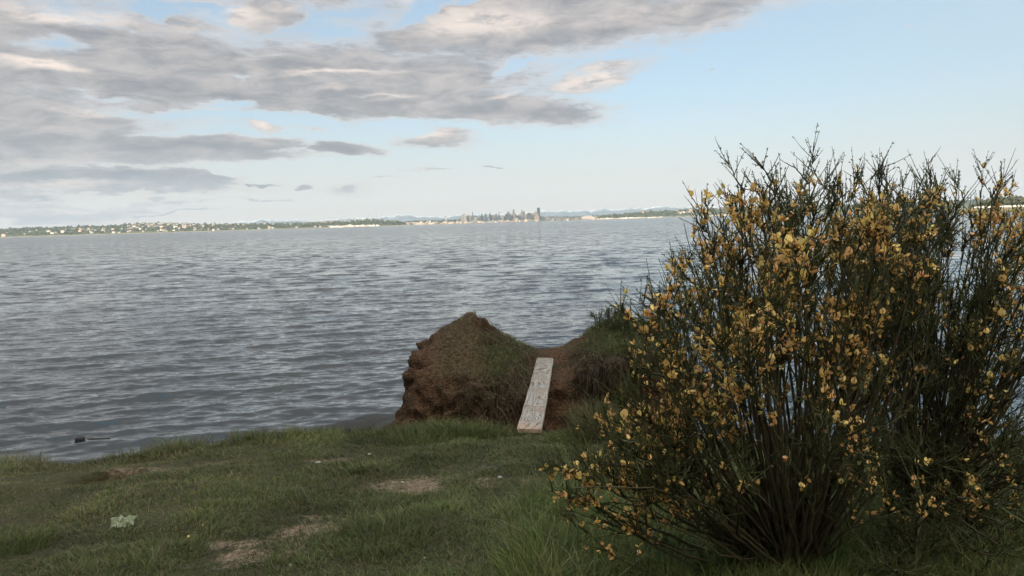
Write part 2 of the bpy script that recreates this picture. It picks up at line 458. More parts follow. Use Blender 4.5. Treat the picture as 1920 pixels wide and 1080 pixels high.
gg = Geo()
X, Y = scatter(330000)
ye = edge_y(X)
clump = n2(X, Y, 2.6, 3, 31) * .5 + .5
fine = n2(X, Y, 9, 2, 33) * .5 + .5
dmv = dirt(X, Y)
hole = np.exp(-(((X - HOLE[0]) / .24) ** 2 + ((Y - HOLE[1]) / .2) ** 2))
keep = (Y < ye + .12) & (rng.random(len(X)) < (1 - .97 * dmv) * (.35 + .9 * fine)) & (rng.random(len(X)) > 1.3 * hole)
X, Y, clump, fine, dmv, ye = [a[keep] for a in (X, Y, clump, fine, dmv, ye)]
N = len(X)
leftdry = sstep(-.5, -4.5, X + .4 * n2(X, Y, .7, 2, 40))
edgeh = sstep(.9, .1, ye - Y)
rightt = sstep(-.2, 1.3, X - .12 * (Y - 4)) * sstep(6.2, 4.6, Y)
h = (.014 + .14 * clump ** 2.8 + .035 * rng.random(N) * (.3 + clump)) * (1 - .45 * leftdry * (1 - edgeh)) * (1 - .5 * dmv)
h = h * (1 + 1.0 * edgeh * (.3 + clump)) * (1 + .9 * rightt)
dry = .12 + .34 * leftdry + .30 * (1 - clump) * (rng.random(N)) + .18 * dmv
dry = np.where(rightt > .5, dry * .5, dry)
col = tones(N, dry)
col *= (.92 + .75 * n2(X, Y, 1.5, 4, 44)[:, None] + .25 * (clump[:, None] - .5))
col = np.clip(col, .006, 1)
lean = rng.uniform(.3, 1.25, N)
az = rng.uniform(0, 2 * PI, N) * .6 + 2.5 * n2(X, Y, 1.6, 2, 50)
root = np.stack([X, Y, ground_z(X, Y) - .008 - .02 * dmv], 1)
blades(gg, root, h, rng.uniform(.0028, .0055, N) * (.7 + .1 * Y), lean, az, col)
# tall tufts: lip of the bluff and the right foreground
def tuft(px, py, n, rad, h0, h1, dryf=.15, Yf=None, k=1.0, lean=(.15, .9)):
    p = on_ground(px, py) if Yf is None else P(px, py, Yf)
    th = rng.uniform(0, 2 * PI, n); r = rad * np.sqrt(rng.random(n))
    x = p[0] + r * np.cos(th); y = p[1] + r * np.sin(th)
    ro = np.stack([x, y, ground_z(x, y) - .01], 1)
    blades(gg, ro, rng.uniform(h0, h1, n), rng.uniform(.003, .006, n), rng.uniform(*lean, n), th + rng.normal(0, .8, n), tones(n, dryf, k))
for i in range(150):                                     # fringe along the lip
    px = rng.uniform(-60, 1000); x = (px - 960) / F * 7.4
    yy = float(edge_y(np.array([x]))[0]) - rng.uniform(-.12, .35)
    th_ = rng.uniform(0, 2 * PI, 60); n = int(rng.integers(25, 60)); th_ = th_[:n]; rr = rng.uniform(.05, .16) * np.sqrt(rng.random(n))
    xx = x + rr * np.cos(th_); y2 = yy + rr * np.sin(th_)
    hh = rng.uniform(.07, .19) * (.55 if px < 200 else 1) * (1.25 if -.5 < px / 960 - .4 < .0 else 1) * rng.uniform(.4, 1.1, n)
    blades(gg, np.stack([xx, y2, ground_z(xx, y2) - .02], 1), hh, rng.uniform(.004, .007, n), rng.uniform(.15, .8, n), th_, tones(n, .22, 1.05))
for (px, py, n, rad, h0, h1, dr) in [(230, 845, 300, .22, .10, .26, .3), (205, 850, 150, .12, .12, .24, .4), (370, 820, 260, .35, .1, .24, .4), (490, 818, 260, .3, .1, .24, .4), (860, 815, 700, .33, .1, .26, .08), (900, 820, 500, .25, .1, .22, .08), (780, 830, 400, .3, .08, .2, .1),
                                     (1080, 800, 700, .22, .08, .2, .05), (1070, 830, 600, .25, .06, .15, .05), (1120, 800, 300, .14, .15, .30, .1),
                                     (232, 1004, 120, .12, .03, .07, .1), (20, 1030, 500, .22, .05, .14, .0), (300, 1040, 300, .25, .04, .1, .05), (700, 1010, 500, .35, .05, .13, .08), (560, 930, 500, .5, .04, .1, .1), (420, 940, 300, .3, .04, .1, .1)]:
    tuft(px, py, n, rad, h0, h1, dr)
for i in range(135):                                     # tall meadow grass by the broom
    px = rng.uniform(980, 1500); py = rng.uniform(925, 1150) + max(0, (1150 - px)) * .15
    tuft(px, py, int(rng.integers(60, 130)), rng.uniform(.08, .2), .08, rng.uniform(.15, .36), .08, None, 1.35, (.1, 1.0))
for i in range(120):                                     # under and right of the broom
    px = rng.uniform(1450, 2000); py = rng.uniform(900, 1150)
    tuft(px, py, int(rng.integers(50, 110)), rng.uniform(.1, .25), .06, rng.uniform(.14, .32), .12, None, 1.35, (.1, 1.0))
for i in range(22):                                     # pale bent grass beside the gully
    px = rng.uniform(1085, 1170); py = rng.uniform(800, 830)
    tuft(px, py, 70, .1, .15, .42, .75, None, .8, (.05, .6))
tag(gg.build('grass', M_grass), 'green and straw coloured grass covering the bluff top', 'grass', kind='stuff')

# ------------------------------------------------------------------ clay stack beyond the gully
LIP = np.array([(-1.26, 9.8), (-1.04, 9.3), (-.45, 9.05), (-.05, 9.35), (.22, 9.85), (.42, 10.2), (.85, 10.35), (1.25, 10.15), (1.62, 10.25), (1.95, 10.8), (2.25, 11.5), (2.1, 12.2), (1.3, 12.3), (.7, 12.0), (.1, 11.7), (-.6, 11.2), (-1.22, 10.6)])
def poly_dist(x, y, poly):
    sh = x.shape; p = np.stack([x.ravel(), y.ravel()], 1)
    d = np.full(len(p), 1e9); ins = np.zeros(len(p), bool)
    for i in range(len(poly)):
        a = poly[i]; b = poly[(i + 1) % len(poly)]
        ab = b - a; t = np.clip(((p - a) @ ab) / (ab @ ab), 0, 1)
        d = np.minimum(d, np.linalg.norm(p - a - t[:, None] * ab, axis=1))
        c = (a[1] > p[:, 1]) != (b[1] > p[:, 1])
        xi = a[0] + (p[:, 1] - a[1]) / (b[1] - a[1] + 1e-12) * ab[0]
        ins ^= c & (p[:, 0] < xi)
    return np.where(ins, -d, d).reshape(sh)
def stack_top(x, y):
    z = 4.98 + .11 * np.exp(-((x + .55) / .17) ** 2 - ((y - 10.6) / .35) ** 2) + .67 * np.exp(-((x + .62) / np.where(x < -.62, .85, .66)) ** 2 - ((y - 10.45) / 1.15) ** 2)
    z = z + .27 * sstep(.75, 1.5, x) + .12 * sstep(2.2, 3.4, x) - .1 * sstep(3.9, 4.8, x)
    z = z + .06 * sstep(10.5, 12, y) + .03 * n2(x, y, 2.5, 2, 61)
    path = np.exp(-((x - .55 - .02 * (y - 11)) / .28) ** 2)
    return z - (.05 + .13 * sstep(11.5, 11.0, y)) * path
sx = np.arange(-4.2, 7.6, .06); sy = np.arange(6.6, 17.2, .06)
SX, SY = np.meshgrid(sx, sy)
dd = poly_dist(SX, SY, LIP)
slope = np.where(SY < 10.2, 1.75, 2.3) + 0 * SX
slope = np.where((SX > .9) & (SY < 11), 3.2, slope)
slope = np.where(SX > 1.6, 5.0, slope)
slope = np.where(SX < -.9, 1.75, slope)
ds = np.clip(dd + .12, 0, None)
fall = np.where(ds < .24, 1.9 * ds ** 2, .11 + (ds - .24) * slope)
SZ = stack_top(SX, SY) - fall
SZ = np.maximum(SZ, -.8)
n_ = SX.size
top = np.stack([SX, SY, SZ], -1).reshape(-1, 3)
bot = top.copy(); bot[:, 2] = -1.6
fq = grid_faces(len(sy), len(sx))
idx = np.arange(n_).reshape(len(sy), len(sx))
ring = np.concatenate([idx[0, :], idx[1:, -1], idx[-1, -2::-1], idx[-2:0:-1, 0]])
rn = np.roll(ring, -1)
side = np.stack([ring, ring + n_, rn + n_, rn], 1)
tmp = mesh_obj('tmp', np.concatenate([top, bot]), [fq, fq[:, ::-1] + n_, side], None)
md = tmp.modifiers.new('r', 'REMESH'); md.mode = 'VOXEL'; md.voxel_size = .038
dg = bpy.context.evaluated_depsgraph_get(); ev = tmp.evaluated_get(dg); m2 = ev.to_mesh()
nv = len(m2.vertices); V = np.empty(nv * 3); m2.vertices.foreach_get('co', V); V = V.reshape(-1, 3)
NR = np.empty(nv * 3); m2.vertices.foreach_get('normal', NR); NR = NR.reshape(-1, 3)
fi = [tuple(p.vertices) for p in m2.polygons]
ev.to_mesh_clear(); bpy.data.objects.remove(tmp)
steep = sstep(.92, .6, NR[:, 2])
dsp = .22 * fbm(V * [1.3, 1.3, .9], 3, 70) * steep + .12 * fbm(V * 4.5, 3, 71) * (steep + .1) + .065 * fbm(V * 11, 3, 72) * (steep + .45)
V2 = V + NR * dsp[:, None]
V2 -= NR * (.13 * steep * np.clip(1 - np.abs(fbm(V * [2.6, 2.6, 1.5], 3, 78)) * 7, 0, 1))[:, None]      # cracks
# vertical erosion flutes
V2[:, 1] += -.05 * steep * np.abs(fbm(V * [5, 5, .9], 2, 74))
# the turf mat overhangs the front right face
over = steep * sstep(.7, 1.1, V[:, 0]) * sstep(11.2, 10.6, V[:, 1]) * sstep(4.98, 4.8, V[:, 2]) * sstep(3.2, 3.8, V[:, 2])
V2[:, 1] += .28 * over
# soil worn away under the plank
pz0, pz1 = P(992, 806, 7.42), P(1022, 672, 11.05)
ax_ = (pz1 - pz0)[:2]; La = np.linalg.norm(ax_); ax_ = ax_ / La
al = (V2[:, :2] - pz0[:2]) @ ax_; lat = np.abs((V2[:, :2] - pz0[:2]) @ np.array([ax_[1], -ax_[0]]))
lim = 4.90 + 4. * sstep(.17, 1.1, lat) + 2. * sstep(La - .12, La + .1, al)
V2[:, 2] = np.where(V2[:, 2] > lim, lim, V2[:, 2])
q4 = np.array([f for f in fi if len(f) == 4]); q3 = np.array([f for f in fi if len(f) == 3])
grassy = sstep(.55, .9, NR[:, 2] + .25 * fbm(V * 2.2, 3, 75))
# bare trodden path over the saddle and bare outer rims
bare = np.maximum(np.exp(-((V[:, 0] - .58) / .30) ** 2), sstep(-.95, -1.05, V[:, 0]))
bare = np.maximum(bare, np.exp(-((V[:, 0] - 1.05) / .18) ** 2 - ((V[:, 1] - 12) / .5) ** 2))
mossy = np.exp(-((V[:, 0] + .25) / .6) ** 2 - ((V[:, 2] - 4.95) / .42) ** 2)
sc_ = np.stack([grassy * (1 - bare), mossy, np.zeros(nv)], 1)
def clay_fn(t, b, gp, op):
    col = t.n('ShaderNodeVertexColor', layer_name='tone').outputs[0]
    gr, ms, _ = t.n('ShaderNodeSeparateColor', i={0: col}).outputs
    w = t.vm('MULTIPLY', gp, (1, 1, 1.4))
    n1 = t.noise(w, 2.6, 6, .65); n2_ = t.noise(w, 22, 6, .7); n3 = t.noise(w, 90, 4, .65)
    vo = t.vor(w, 26)
    c = t.mix(t.rng(n2_, .30, .70), (.034, .018, .011), (.135, .072, .043))
    c = t.mix(t.rng(n1, .48, .66), c, t.mix(n2_, (.030, .022, .012), (.075, .052, .028)))
    c = t.mix(t.m('MULTIPLY', ms, .75), c, t.mix(t.rng(n2_, .35, .65), (.020, .018, .010), (.065, .048, .026)))
    c = t.mix(t.rng(vo, .12, .02), c, (.22, .165, .125))
    turf = t.mix(t.rng(n2_, .35, .65), (.030, .024, .014), (.10, .064, .036))
    f = t.rng(t.m('ADD', gr, t.m('MULTIPLY', t.m('SUBTRACT', n2_, .5), .8)), .3, .7)
    c = t.mix(f, c, turf)
    t.l.new(c, b.inputs['Base Color'])
    h = t.m('ADD', t.m('MULTIPLY', n2_, .8), t.m('MULTIPLY', n3, .4))
    h = t.m('ADD', h, t.m('MULTIPLY', t.rng(vo, 0, .6, 1, 0), .6))
    bump(t, b, h, 1., .045)
M_clay = mat('clay', rough=.95, spec=.12, fn=clay_fn)
st_o = mesh_obj('clay_stack', V2, [q4] + ([q3] if len(q3) else []), M_clay, smooth=True, col=sc_)
tag(st_o, 'eroded reddish brown clay mound with grassy top beyond the gully', 'cliff')

def surf_pts(V_, NR_, n, cond, jitter=.03):
    pr = np.clip(cond, 0, None); pr = pr / pr.sum()
    i = rng.choice(len(V_), n, p=pr)
    return V_[i] + rng.normal(0, jitter, (n, 3)) * [1, 1, .2], NR_[i]
sg = Geo()
den_ok = (lat > .2) | (al > La + .05)
ytop = (V2[:, 2] > 4.3)
den = grassy * (1 - .93 * bare) * ytop * (.25 + sstep(-.1, .4, fbm(V * 1.6, 2, 81)) + sstep(.9, 1.3, V[:, 0]) + .8 * np.exp(-((V[:, 0] + .1) / .4) ** 2))
den = den * den_ok * np.where((V[:, 0] < -.45), .35, 1.)
rp, _ = surf_pts(V2, NR, 17000, den)
n = len(rp)
gz = np.exp(-((rp[:, 0] + .1) / .5) ** 2) + sstep(.8, 1.3, rp[:, 0])
blades(sg, rp - [0, 0, .02], rng.uniform(.03, .11, n) * (.6 + .6 * gz), rng.uniform(.005, .010, n), rng.uniform(.3, 1.3, n), rng.uniform(0, 2 * PI, n),
       tones(n, .85 - .62 * np.clip(gz, 0, 1), 1.0) * rng.uniform(.5, 1.1, (n, 1)))
tag(sg.build('dry_grass', M_grass), 'short dry grass and moss growing on the clay mound', 'grass', kind='stuff')
# dead roots and grass mat hanging from the lips
hg = Geo()
hang = ytop * (lat > .24) * sstep(.25, .6, NR[:, 2]) * sstep(.95, .75, NR[:, 2]) * (NR[:, 1] < .2) * (sstep(.75, 1.1, V[:, 0]) * 1.6 + .5 * np.exp(-((V[:, 0] + .1) / .35) ** 2)) * (V[:, 1] < 11.4)
rp, nn = surf_pts(V2, NR, 5200, hang, .04)
n = len(rp)
k = np.linspace(0, 1, 6)[None, :, None]
ln = rng.uniform(.08, .42, n)[:, None, None]
outw = np.stack([rng.normal(0, .5, n), -rng.uniform(.1, .7, n), rng.uniform(-.1, .5, n)], 1)[:, None, :]
wig = rng.normal(0, .018, (n, 6, 3)) * k
pts = rp[:, None, :] + outw * ln * k * .55 + np.array([0, 0, -1.]) * ln * k ** 2 * rng.uniform(.3, 1.3, n)[:, None, None] + wig
tubes(hg, pts, np.linspace(.0042, .0016, 6)[None] * rng.uniform(.6, 1.4, (n, 1)), 3, np.where(rng.random((n, 1)) < .45, [[.13, .10, .065]], [[.045, .035, .022]]) * rng.uniform(.6, 1.2, (n, 1)))
tag(hg.build('roots', M_grass), 'dead roots and matted stems hanging from the mound lips', 'roots', kind='stuff')

# ------------------------------------------------------------------ plank bridge
def plank_fn(t, b, gp, op):
    gr = t.noise(t.vm('MULTIPLY', op, (26, 1.1, 10)), 3, 6, .7, .4)
    w = t.vm('MULTIPLY', op, (1.0, .75, 1.0))
    wr = t.vm('ADD', w, t.vm('MULTIPLY', t.vm('SUBTRACT', t.noise(w, 2.3, 1, .3, out=1), (.5, .5, .5)), (.55, .55, 0)))
    # carved swirls: contour lines of a lumpy field
    fld = t.noise(wr, 4.2, 1.0, .25)
    sw = t.m('SINE', t.m('MULTIPLY', fld, 58.))
    y = t.xyz(op)[1]
    x = t.xyz(op)[0]
    # two rosettes carved into the middle
    def ros(cx, cy, k):
        d = t.m('SQRT', t.m('ADD', t.m('POWER', t.m('SUBTRACT', x, cx), 2.), t.m('POWER', t.m('MULTIPLY', t.m('SUBTRACT', y, cy), .6), 2.)))
        return t.m('SINE', t.m('MULTIPLY', d, k)), t.rng(d, .12, .09)
    for (cx, cy) in ((-.005, -.35), (.005, .55), (0, -1.45)):
        s_, m_ = ros(cx, cy, 190.)
        sw = t.m('ADD', t.m('MULTIPLY', sw, t.m('SUBTRACT', 1., m_)), t.m('MULTIPLY', s_, m_))
    groove = t.rng(sw, .30, .80)
    inb = t.m('MULTIPLY', t.rng(t.m('ABSOLUTE', x), .118, .108), t.rng(t.m('ABSOLUTE', y), 1.86, 1.78))
    groove = t.m('MULTIPLY', groove, inb)
    c = t.mix(t.rng(gr, .3, .7), (.17, .152, .14), (.31, .285, .26))
    c = t.mix(t.rng(t.noise(op, 3.5, 4, .6), .45, .68), c, (.24, .18, .15))
    c = t.mix(t.m('MULTIPLY', groove, .66), c, (.07, .058, .05))
    c = t.mix(t.rng(y, -1.45, -1.95), c, t.mix(.55, c, (.36, .21, .13)))
    t.l.new(c, b.inputs['Base Color'])
    h = t.m('SUBTRACT', t.m('MULTIPLY', gr, .35), t.m('MULTIPLY', groove, 1.))
    bump(t, b, h, .6, .006)
M_plank = mat('weathered_wood', rough=.9, spec=.15, fn=plank_fn)
pb = P(992, 806, 7.42); pt = P(1022, 672, 11.05)
pb[2] += .0; L = float(np.linalg.norm(pt - pb))
ny_, nx_ = 60, 9
pv = []; W2 = .125; TH = .045
ys = np.linspace(-L / 2, L / 2, ny_)
gp_ = Geo()
sec = [(-W2, 0), (-W2, TH * .7), (-W2 + .008, TH * .93), (-W2 + .02, TH)] + [(x_, TH) for x_ in np.linspace(-.08, .08, 5)] + [(W2 - .02, TH), (W2 - .008, TH * .93), (W2, TH * .7), (W2, 0)]
ns = len(sec)
vv = []
for yy in ys:
    e = min(1, (L / 2 - abs(yy)) / .03)
    sag = -.018 * (1 - (yy / (L / 2)) ** 2)
    shr = 1 - .06 * (1 - e)
    for (a, b_) in sec:
        vv.append((a * shr + .002 * math.sin(yy * 9), yy, b_ * (1 if b_ == 0 else (.88 + .12 * e)) + sag + .003 * math.sin(yy * 5 + a * 20)))
vv = np.array(vv)
ii = np.arange(ny_ * ns).reshape(ny_, ns)
qq = np.stack([ii[:-1], ii[1:], np.roll(ii[1:], -1, 1), np.roll(ii[:-1], -1, 1)], -1).reshape(-1, 4)
gp_.add(vv, [qq])
c0 = len(vv)
for row, rev in ((ii[0], False), (ii[-1], True)):
    ce = vv[row].mean(0)
    gp_.add(np.concatenate([vv[row], [ce]]), [np.array([(k, (k + 1) % ns, ns) if not rev else ((k + 1) % ns, k, ns) for k in range(ns)])])
plank = gp_.build('plank', M_plank)
yd = Vector(pt - pb).normalized(); xd = yd.cross(Vector((0, 0, 1))).normalized(); zd = xd.cross(yd)
mw = Matrix((xd, yd, zd)).transposed().to_4x4(); mw.translation = Vector((pb + pt) / 2) + Vector((0, 0, -.03))
plank.matrix_world = mw
tag(plank, 'weathered grey plank with carved swirls bridging the gully', 'plank')
M_dark = mat('dark_bolt', (.02, .018, .016), .7)
def disc(name, r, hgt, m, parent, loc, sides=10):
    gd = Geo(); a = np.arange(sides) * 2 * PI / sides
    lo = np.stack([r * np.cos(a), r * np.sin(a), a * 0], 1); hi = lo * [.85, .85, 1] + [0, 0, hgt]
    i = np.arange(sides); j = (i + 1) % sides
    gd.add(np.concatenate([lo, hi, [[0, 0, hgt * 1.15]]]), [np.stack([i, j, j + sides, i + sides], 1), np.stack([i + sides, j + sides, i * 0 + 2 * sides], 1)])
    o = gd.build(name, m, parent); o.location = loc; return o
for (lx, ly, rr) in [(.0, L / 2 - .28, .013), (.03, -L / 2 + 1.35, .017)]:
    disc('bolt', rr, .006, M_dark, plank, (lx, ly, TH - .004 - .018 * (1 - (ly / (L / 2)) ** 2)))
for (lx, ly) in [(-.06, -L / 2 + .17), (-.015, -L / 2 + .16), (.07, -L / 2 + .15), (-.02, -L / 2 + .28)]:
    disc('nail', .006, .003, M_dark, plank, (lx, ly, TH - .002), 8)

# ------------------------------------------------------------------ water
def water_fn(t, b, gp, op):
    cam = t.n('ShaderNodeCameraData')
    x, y, z = t.xyz(gp)
    dist = t.vm('LENGTH', gp, out=1)
    w = t.n('ShaderNodeMapping', i={'Vector': gp, 'Rotation': (0, 0, R(-24)), 'Scale': (.42, 1., 1.)}).outputs[0]
    w2 = t.n('ShaderNodeMapping', i={'Vector': gp, 'Rotation': (0, 0, R(-30)), 'Scale': (.5, 1., 1.)}).outputs[0]
    half = (.5, .5, .5)
    def slope(vec, scale, det, amt):
        return t.vm('MULTIPLY', t.vm('SUBTRACT', t.noise(vec, scale, det, .55, out=1), half), (amt * .8, amt, 0))
    far = t.rng(dist, 30, 150)
    gust = t.noise(t.vm('MULTIPLY', gp, (.30, 1, 1)), .022, 4, .6)
    chop = t.noise(t.vm('MULTIPLY', gp, (1., .35, 1)), .35, 3, .65)
    st_ = t.m('ADD', t.m('MULTIPLY', t.rng(gust, .3, .7, .70, 1.15), 1.), t.m('MULTIPLY', t.m('MULTIPLY', far, t.m('SUBTRACT', chop, .5)), 1.2))
    s1 = slope(w, 3.4, 4, .82)
    s2 = t.vm('MULTIPLY', slope(w2, .6, 2, 1.7), t.n('ShaderNodeCombineXYZ', i={0: far, 1: far, 2: far}).outputs[0])
    sl = t.vm('ADD', s1, s2)
    sl = t.vm('MULTIPLY', sl, t.n('ShaderNodeCombineXYZ', i={0: st_, 1: st_, 2: st_}).outputs[0])
    nn = t.n('ShaderNodeNewGeometry').outputs['Normal']
    nn = t.vm('NORMALIZE', t.vm('ADD', nn, sl))
    t.l.new(nn, b.inputs['Normal'])
    t.l.new(t.rng(dist, 20, 900, .05, .12), b.inputs['Roughness'])
M_water = mat('water', (.016, .022, .025), .1, .5, fn=water_fn, IOR=1.333)
rs = [11.]
while rs[-1] < 900: rs.append(rs[-1] * 1.0048)
while rs[-1] < 9000: rs.append(rs[-1] * 1.02)
rs = np.array(rs)
an = np.concatenate([np.linspace(-110, -46, 60)[:-1], np.linspace(-46, 46, 420), np.linspace(46, 110, 60)[1:]]) * PI / 180
RR, AA = np.meshgrid(rs, an, indexing='ij')
WX = RR * np.sin(AA); WY = RR * np.cos(AA)
WZ = np.zeros_like(WX); DX = np.zeros_like(WX); DY = np.zeros_like(WX)
gr_ = .0048 * RR
gr_ = np.maximum(gr_, RR * .0045)
amod = .75 + .5 * n2(WX, WY, .06, 2, 90)
main = R(90 + 24)                                       # travel direction of the wind sea
for i in range(64):
    lam = .55 * (5.2 / .55) ** ((i + rng.random()) / 64)
    th = main + rng.normal(0, .48 if lam < 2.5 else .30)
    kx, ky = math.cos(th) * 2 * PI / lam, math.sin(th) * 2 * PI / lam
    kk = 2 * PI / lam
    ak = .028 * (1.0 if lam < 2.2 else .66) * rng.uniform(.6, 1.3)        # steepness of the component
    A = ak / kk * sstep(2.6, 5.5, lam / gr_) * amod
    ph = kx * WX + ky * WY + rng.uniform(0, 2 * PI)
    s_, c_ = np.sin(ph), np.cos(ph)
    WZ += A * c_; DX -= A * math.cos(th) * s_ * 1.25; DY -= A * math.sin(th) * s_ * 1.25
wv = np.stack([WX + DX, WY + DY, WZ], -1).reshape(-1, 3)
wf = grid_faces(len(rs), len(an))[:, ::-1]
wo = mesh_obj('water', wv, [wf], M_water, smooth=True)
tag(wo, kind='structure')

# ------------------------------------------------------------------ distant land
def px2(x, y, Y): return P(x, y, Y)
def top_z(x, y, Y): return P(x, y, Y)[2]
DS = 5600.
def prof(pts):
    xs = np.array([p[0] for p in pts], float); ys = np.array([p[1] for p in pts], float)
    return xs, ys
RIDGE_L = [(-500, 452), (-200, 440), (0, 431), (35, 428), (140, 426), (200, 424), (262, 420), (290, 419), (320, 421), (400, 421.5), (480, 421.5), (550, 420.5), (615, 417.5), (660, 415), (690, 413.6), (720, 414.5), (745, 417), (765, 420)]
RIDGE_M = [(740, 419), (770, 415.5), (800, 414.5), (840, 413.5), (870, 413), (950, 411), (1030, 408), (1090, 407.5), (1112, 406), (1135, 405), (1160, 405)]
RIDGE_R = [(1118, 411), (1135, 405.5), (1170, 402), (1200, 399), (1230, 397), (1260, 396), (1290, 393.5), (1330, 392), (1400, 389), (1600, 384), (1900, 374), (2300, 362)]
def land_fn(t, b, gp, op):
    n1 = t.noise(gp, .02, 5, .6)
    c = t.mix(t.rng(n1, .4, .6), (.045, .060, .028), (.13, .125, .06))
    z = t.xyz(gp)[2]
    c = t.mix(t.rng(z, 5., 1.5), c, (.30, .26, .20))
    t.l.new(c, b.inputs['Base Color'])
M_land = mat('far_land', rough=.95, spec=.1, fn=land_fn)
def ridge_land(name, pts, Y0, Y1, seed, dx=12, toe=130.):
    """a hill strip: rises from the shore at Y0 to the skyline at Y1, then runs back"""
    xs, ys = prof(pts)
    pxs = np.arange(xs[0], xs[-1], dx / 4.)
    tz = np.array([top_z(a, b_, Y1) for a, b_ in zip(pxs, np.interp(pxs, xs, ys))])
    rows = []
    fr = [-.05, 0, .03, .12, .25, .4, .55, .7, .85, 1., 1.3, 2.2]
    for f in fr:
        Yv = Y0 + (Y1 - Y0) * f
        xw = np.array([P(a, 410, 1.)[0] for a in pxs]) * (Yv if f <= 1 else Y1 + (Yv - Y1) * .6)
        if f <= 0: zz = np.full(len(pxs), -2. if f < 0 else .5)
        elif f <= 1: zz = 2.0 + (tz - 2.0) * (f ** .8) * (1 + .12 * n2(xw, np.full(len(xw), Yv), .004, 3, seed) * (1 - f))
        else: zz = tz * (1 - .4 * (f - 1))
        rows.append(np.stack([xw, np.full(len(xw), Yv), zz], 1))
    v = np.stack(rows, 0)
    o = mesh_obj(name, v.reshape(-1, 3), [grid_faces(len(fr), len(pxs))], M_land, smooth=True)
    tag(o, kind='structure')
    def at(px, f):
        a = np.interp(px, pxs, np.arange(len(pxs))); r = np.interp(f, fr, np.arange(len(fr)))
        i = min(int(a), len(pxs) - 2); j = min(int(r), len(fr) - 2); u = a - i; w = r - j
        return (v[j, i] * (1 - u) + v[j, i + 1] * u) * (1 - w) + (v[j + 1, i] * (1 - u) + v[j + 1, i + 1] * u) * w
    return at
atL = ridge_land('far_hills', RIDGE_L, 5000, 5700, 101)
atM = ridge_land('far_lowland', RIDGE_M, 6200, 7400, 102)
atR = ridge_land('far_hills', RIDGE_R, 5300, 6000, 103)
# flat shore under the city
gsh = Geo(); gsh.box(P(700, 410, 5650)[0], P(1400, 410, 5650)[0], 5650, 9000, -2, 1.2)
tag(gsh.build('far_shore', M_land), kind='structure')

# distant woods: one mass per hillside
def blob_geo(geo, c, r, hgt, col):
    n = len(c)
    base = np.array([(0, 0, -.4), (1, 0, 0), (.31, .95, .1), (-.81, .59, -.05), (-.81, -.59, .08), (.31, -.95, 0), (.5, .3, .7), (-.4, .4, .75), (-.1, -.55, .7), (0, 0, 1.)])
    f = np.array([(0, 2, 1), (0, 3, 2), (0, 4, 3), (0, 5, 4), (0, 1, 5), (1, 2, 6), (2, 7, 6), (2, 3, 7), (3, 4, 7), (4, 8, 7), (4, 5, 8), (5, 6, 8), (5, 1, 6), (6, 7, 9), (7, 8, 9), (8, 6, 9)])
    th = rng.uniform(0, 2 * PI, n)
    b = base[None] * (1 + rng.normal(0, .14, (n, 10, 3)))
    x = b[..., 0] * np.cos(th)[:, None] - b[..., 1] * np.sin(th)[:, None]
    y = b[..., 0] * np.sin(th)[:, None] + b[..., 1] * np.cos(th)[:, None]
    v = np.stack([x * r[:, None], y * r[:, None], b[..., 2] * hgt[:, None]], -1) + c[:, None]
    ff = (np.arange(n)[:, None, None] * 10 + f[None]).reshape(-1, 3)
    geo.add(v.reshape(-1, 3), [ff], np.repeat(col, 10, 0))
def wood(name, at, x0, x1, n, hs, label, frange=(0.06, 1.), rr=(5, 12)):
    g_ = Geo(); cs = []
    for i in range(n):
        cs.append(at(rng.uniform(x0, x1), frange[0] + (frange[1] - frange[0]) * rng.random() ** .8))
    cs = np.array(cs); r = rng.uniform(*rr, n); hh = r * rng.uniform(.6, hs, n); cs[:, 2] += hh * .3
    cl = np.array([(.045, .062, .025), (.062, .080, .030), (.035, .050, .026), (.10, .10, .045)])[rng.choice(4, n, p=[.35, .3, .2, .15])] * rng.uniform(.8, 1.25, (n, 1))
    blob_geo(g_, cs, r, hh, cl)
    tag(g_.build(name, M_leaf), label, 'woods', kind='stuff')
wood('woods', atL, -450, 760, 3600, 1.3, 'green woods covering the long hillside on the far left shore', (.05, 1.))
wood('woods', atM, 745, 1160, 900, 1.2, 'dark low treeline behind the distant city towers', (.5, 1.))
wood('woods', atR, 1122, 2000, 2300, 1.3, 'green woods on the long low hill right of the city', (.12, 1.))

# houses
def wall_fn(t, b, gp, op):
    z = t.m('FRACT', t.m('MULTIPLY', t.xyz(op)[2], .31)); x = t.m('FRACT', t.m('MULTIPLY', t.m('ADD', t.xyz(op)[0], t.xyz(op)[1]), .28))
    win = t.m('MULTIPLY', t.m('MULTIPLY', t.m('GREATER_THAN', z, .35), t.m('LESS_THAN', z, .8)), t.m('LESS_THAN', x, .45))
    base = b.inputs['Base Color'].default_value[:3]
    t.l.new(t.mix(win, base, tuple(v * .3 for v in base)), b.inputs['Base Color'])
WALLS = [mat('house_wall', c_, .8, .2, fn=wall_fn) for c_ in [(.62, .56, .48), (.55, .46, .38), (.74, .70, .64), (.42, .36, .32), (.66, .52, .40), (.50, .50, .48)]]
ROOFS = [mat('house_roof', c_, .9, .1, fn=lambda t, b, gp, op: bump(t, b, t.noise(op, 2., 4), .4, .2)) for c_ in [(.10, .085, .08), (.16, .11, .09), (.20, .18, .17)]]
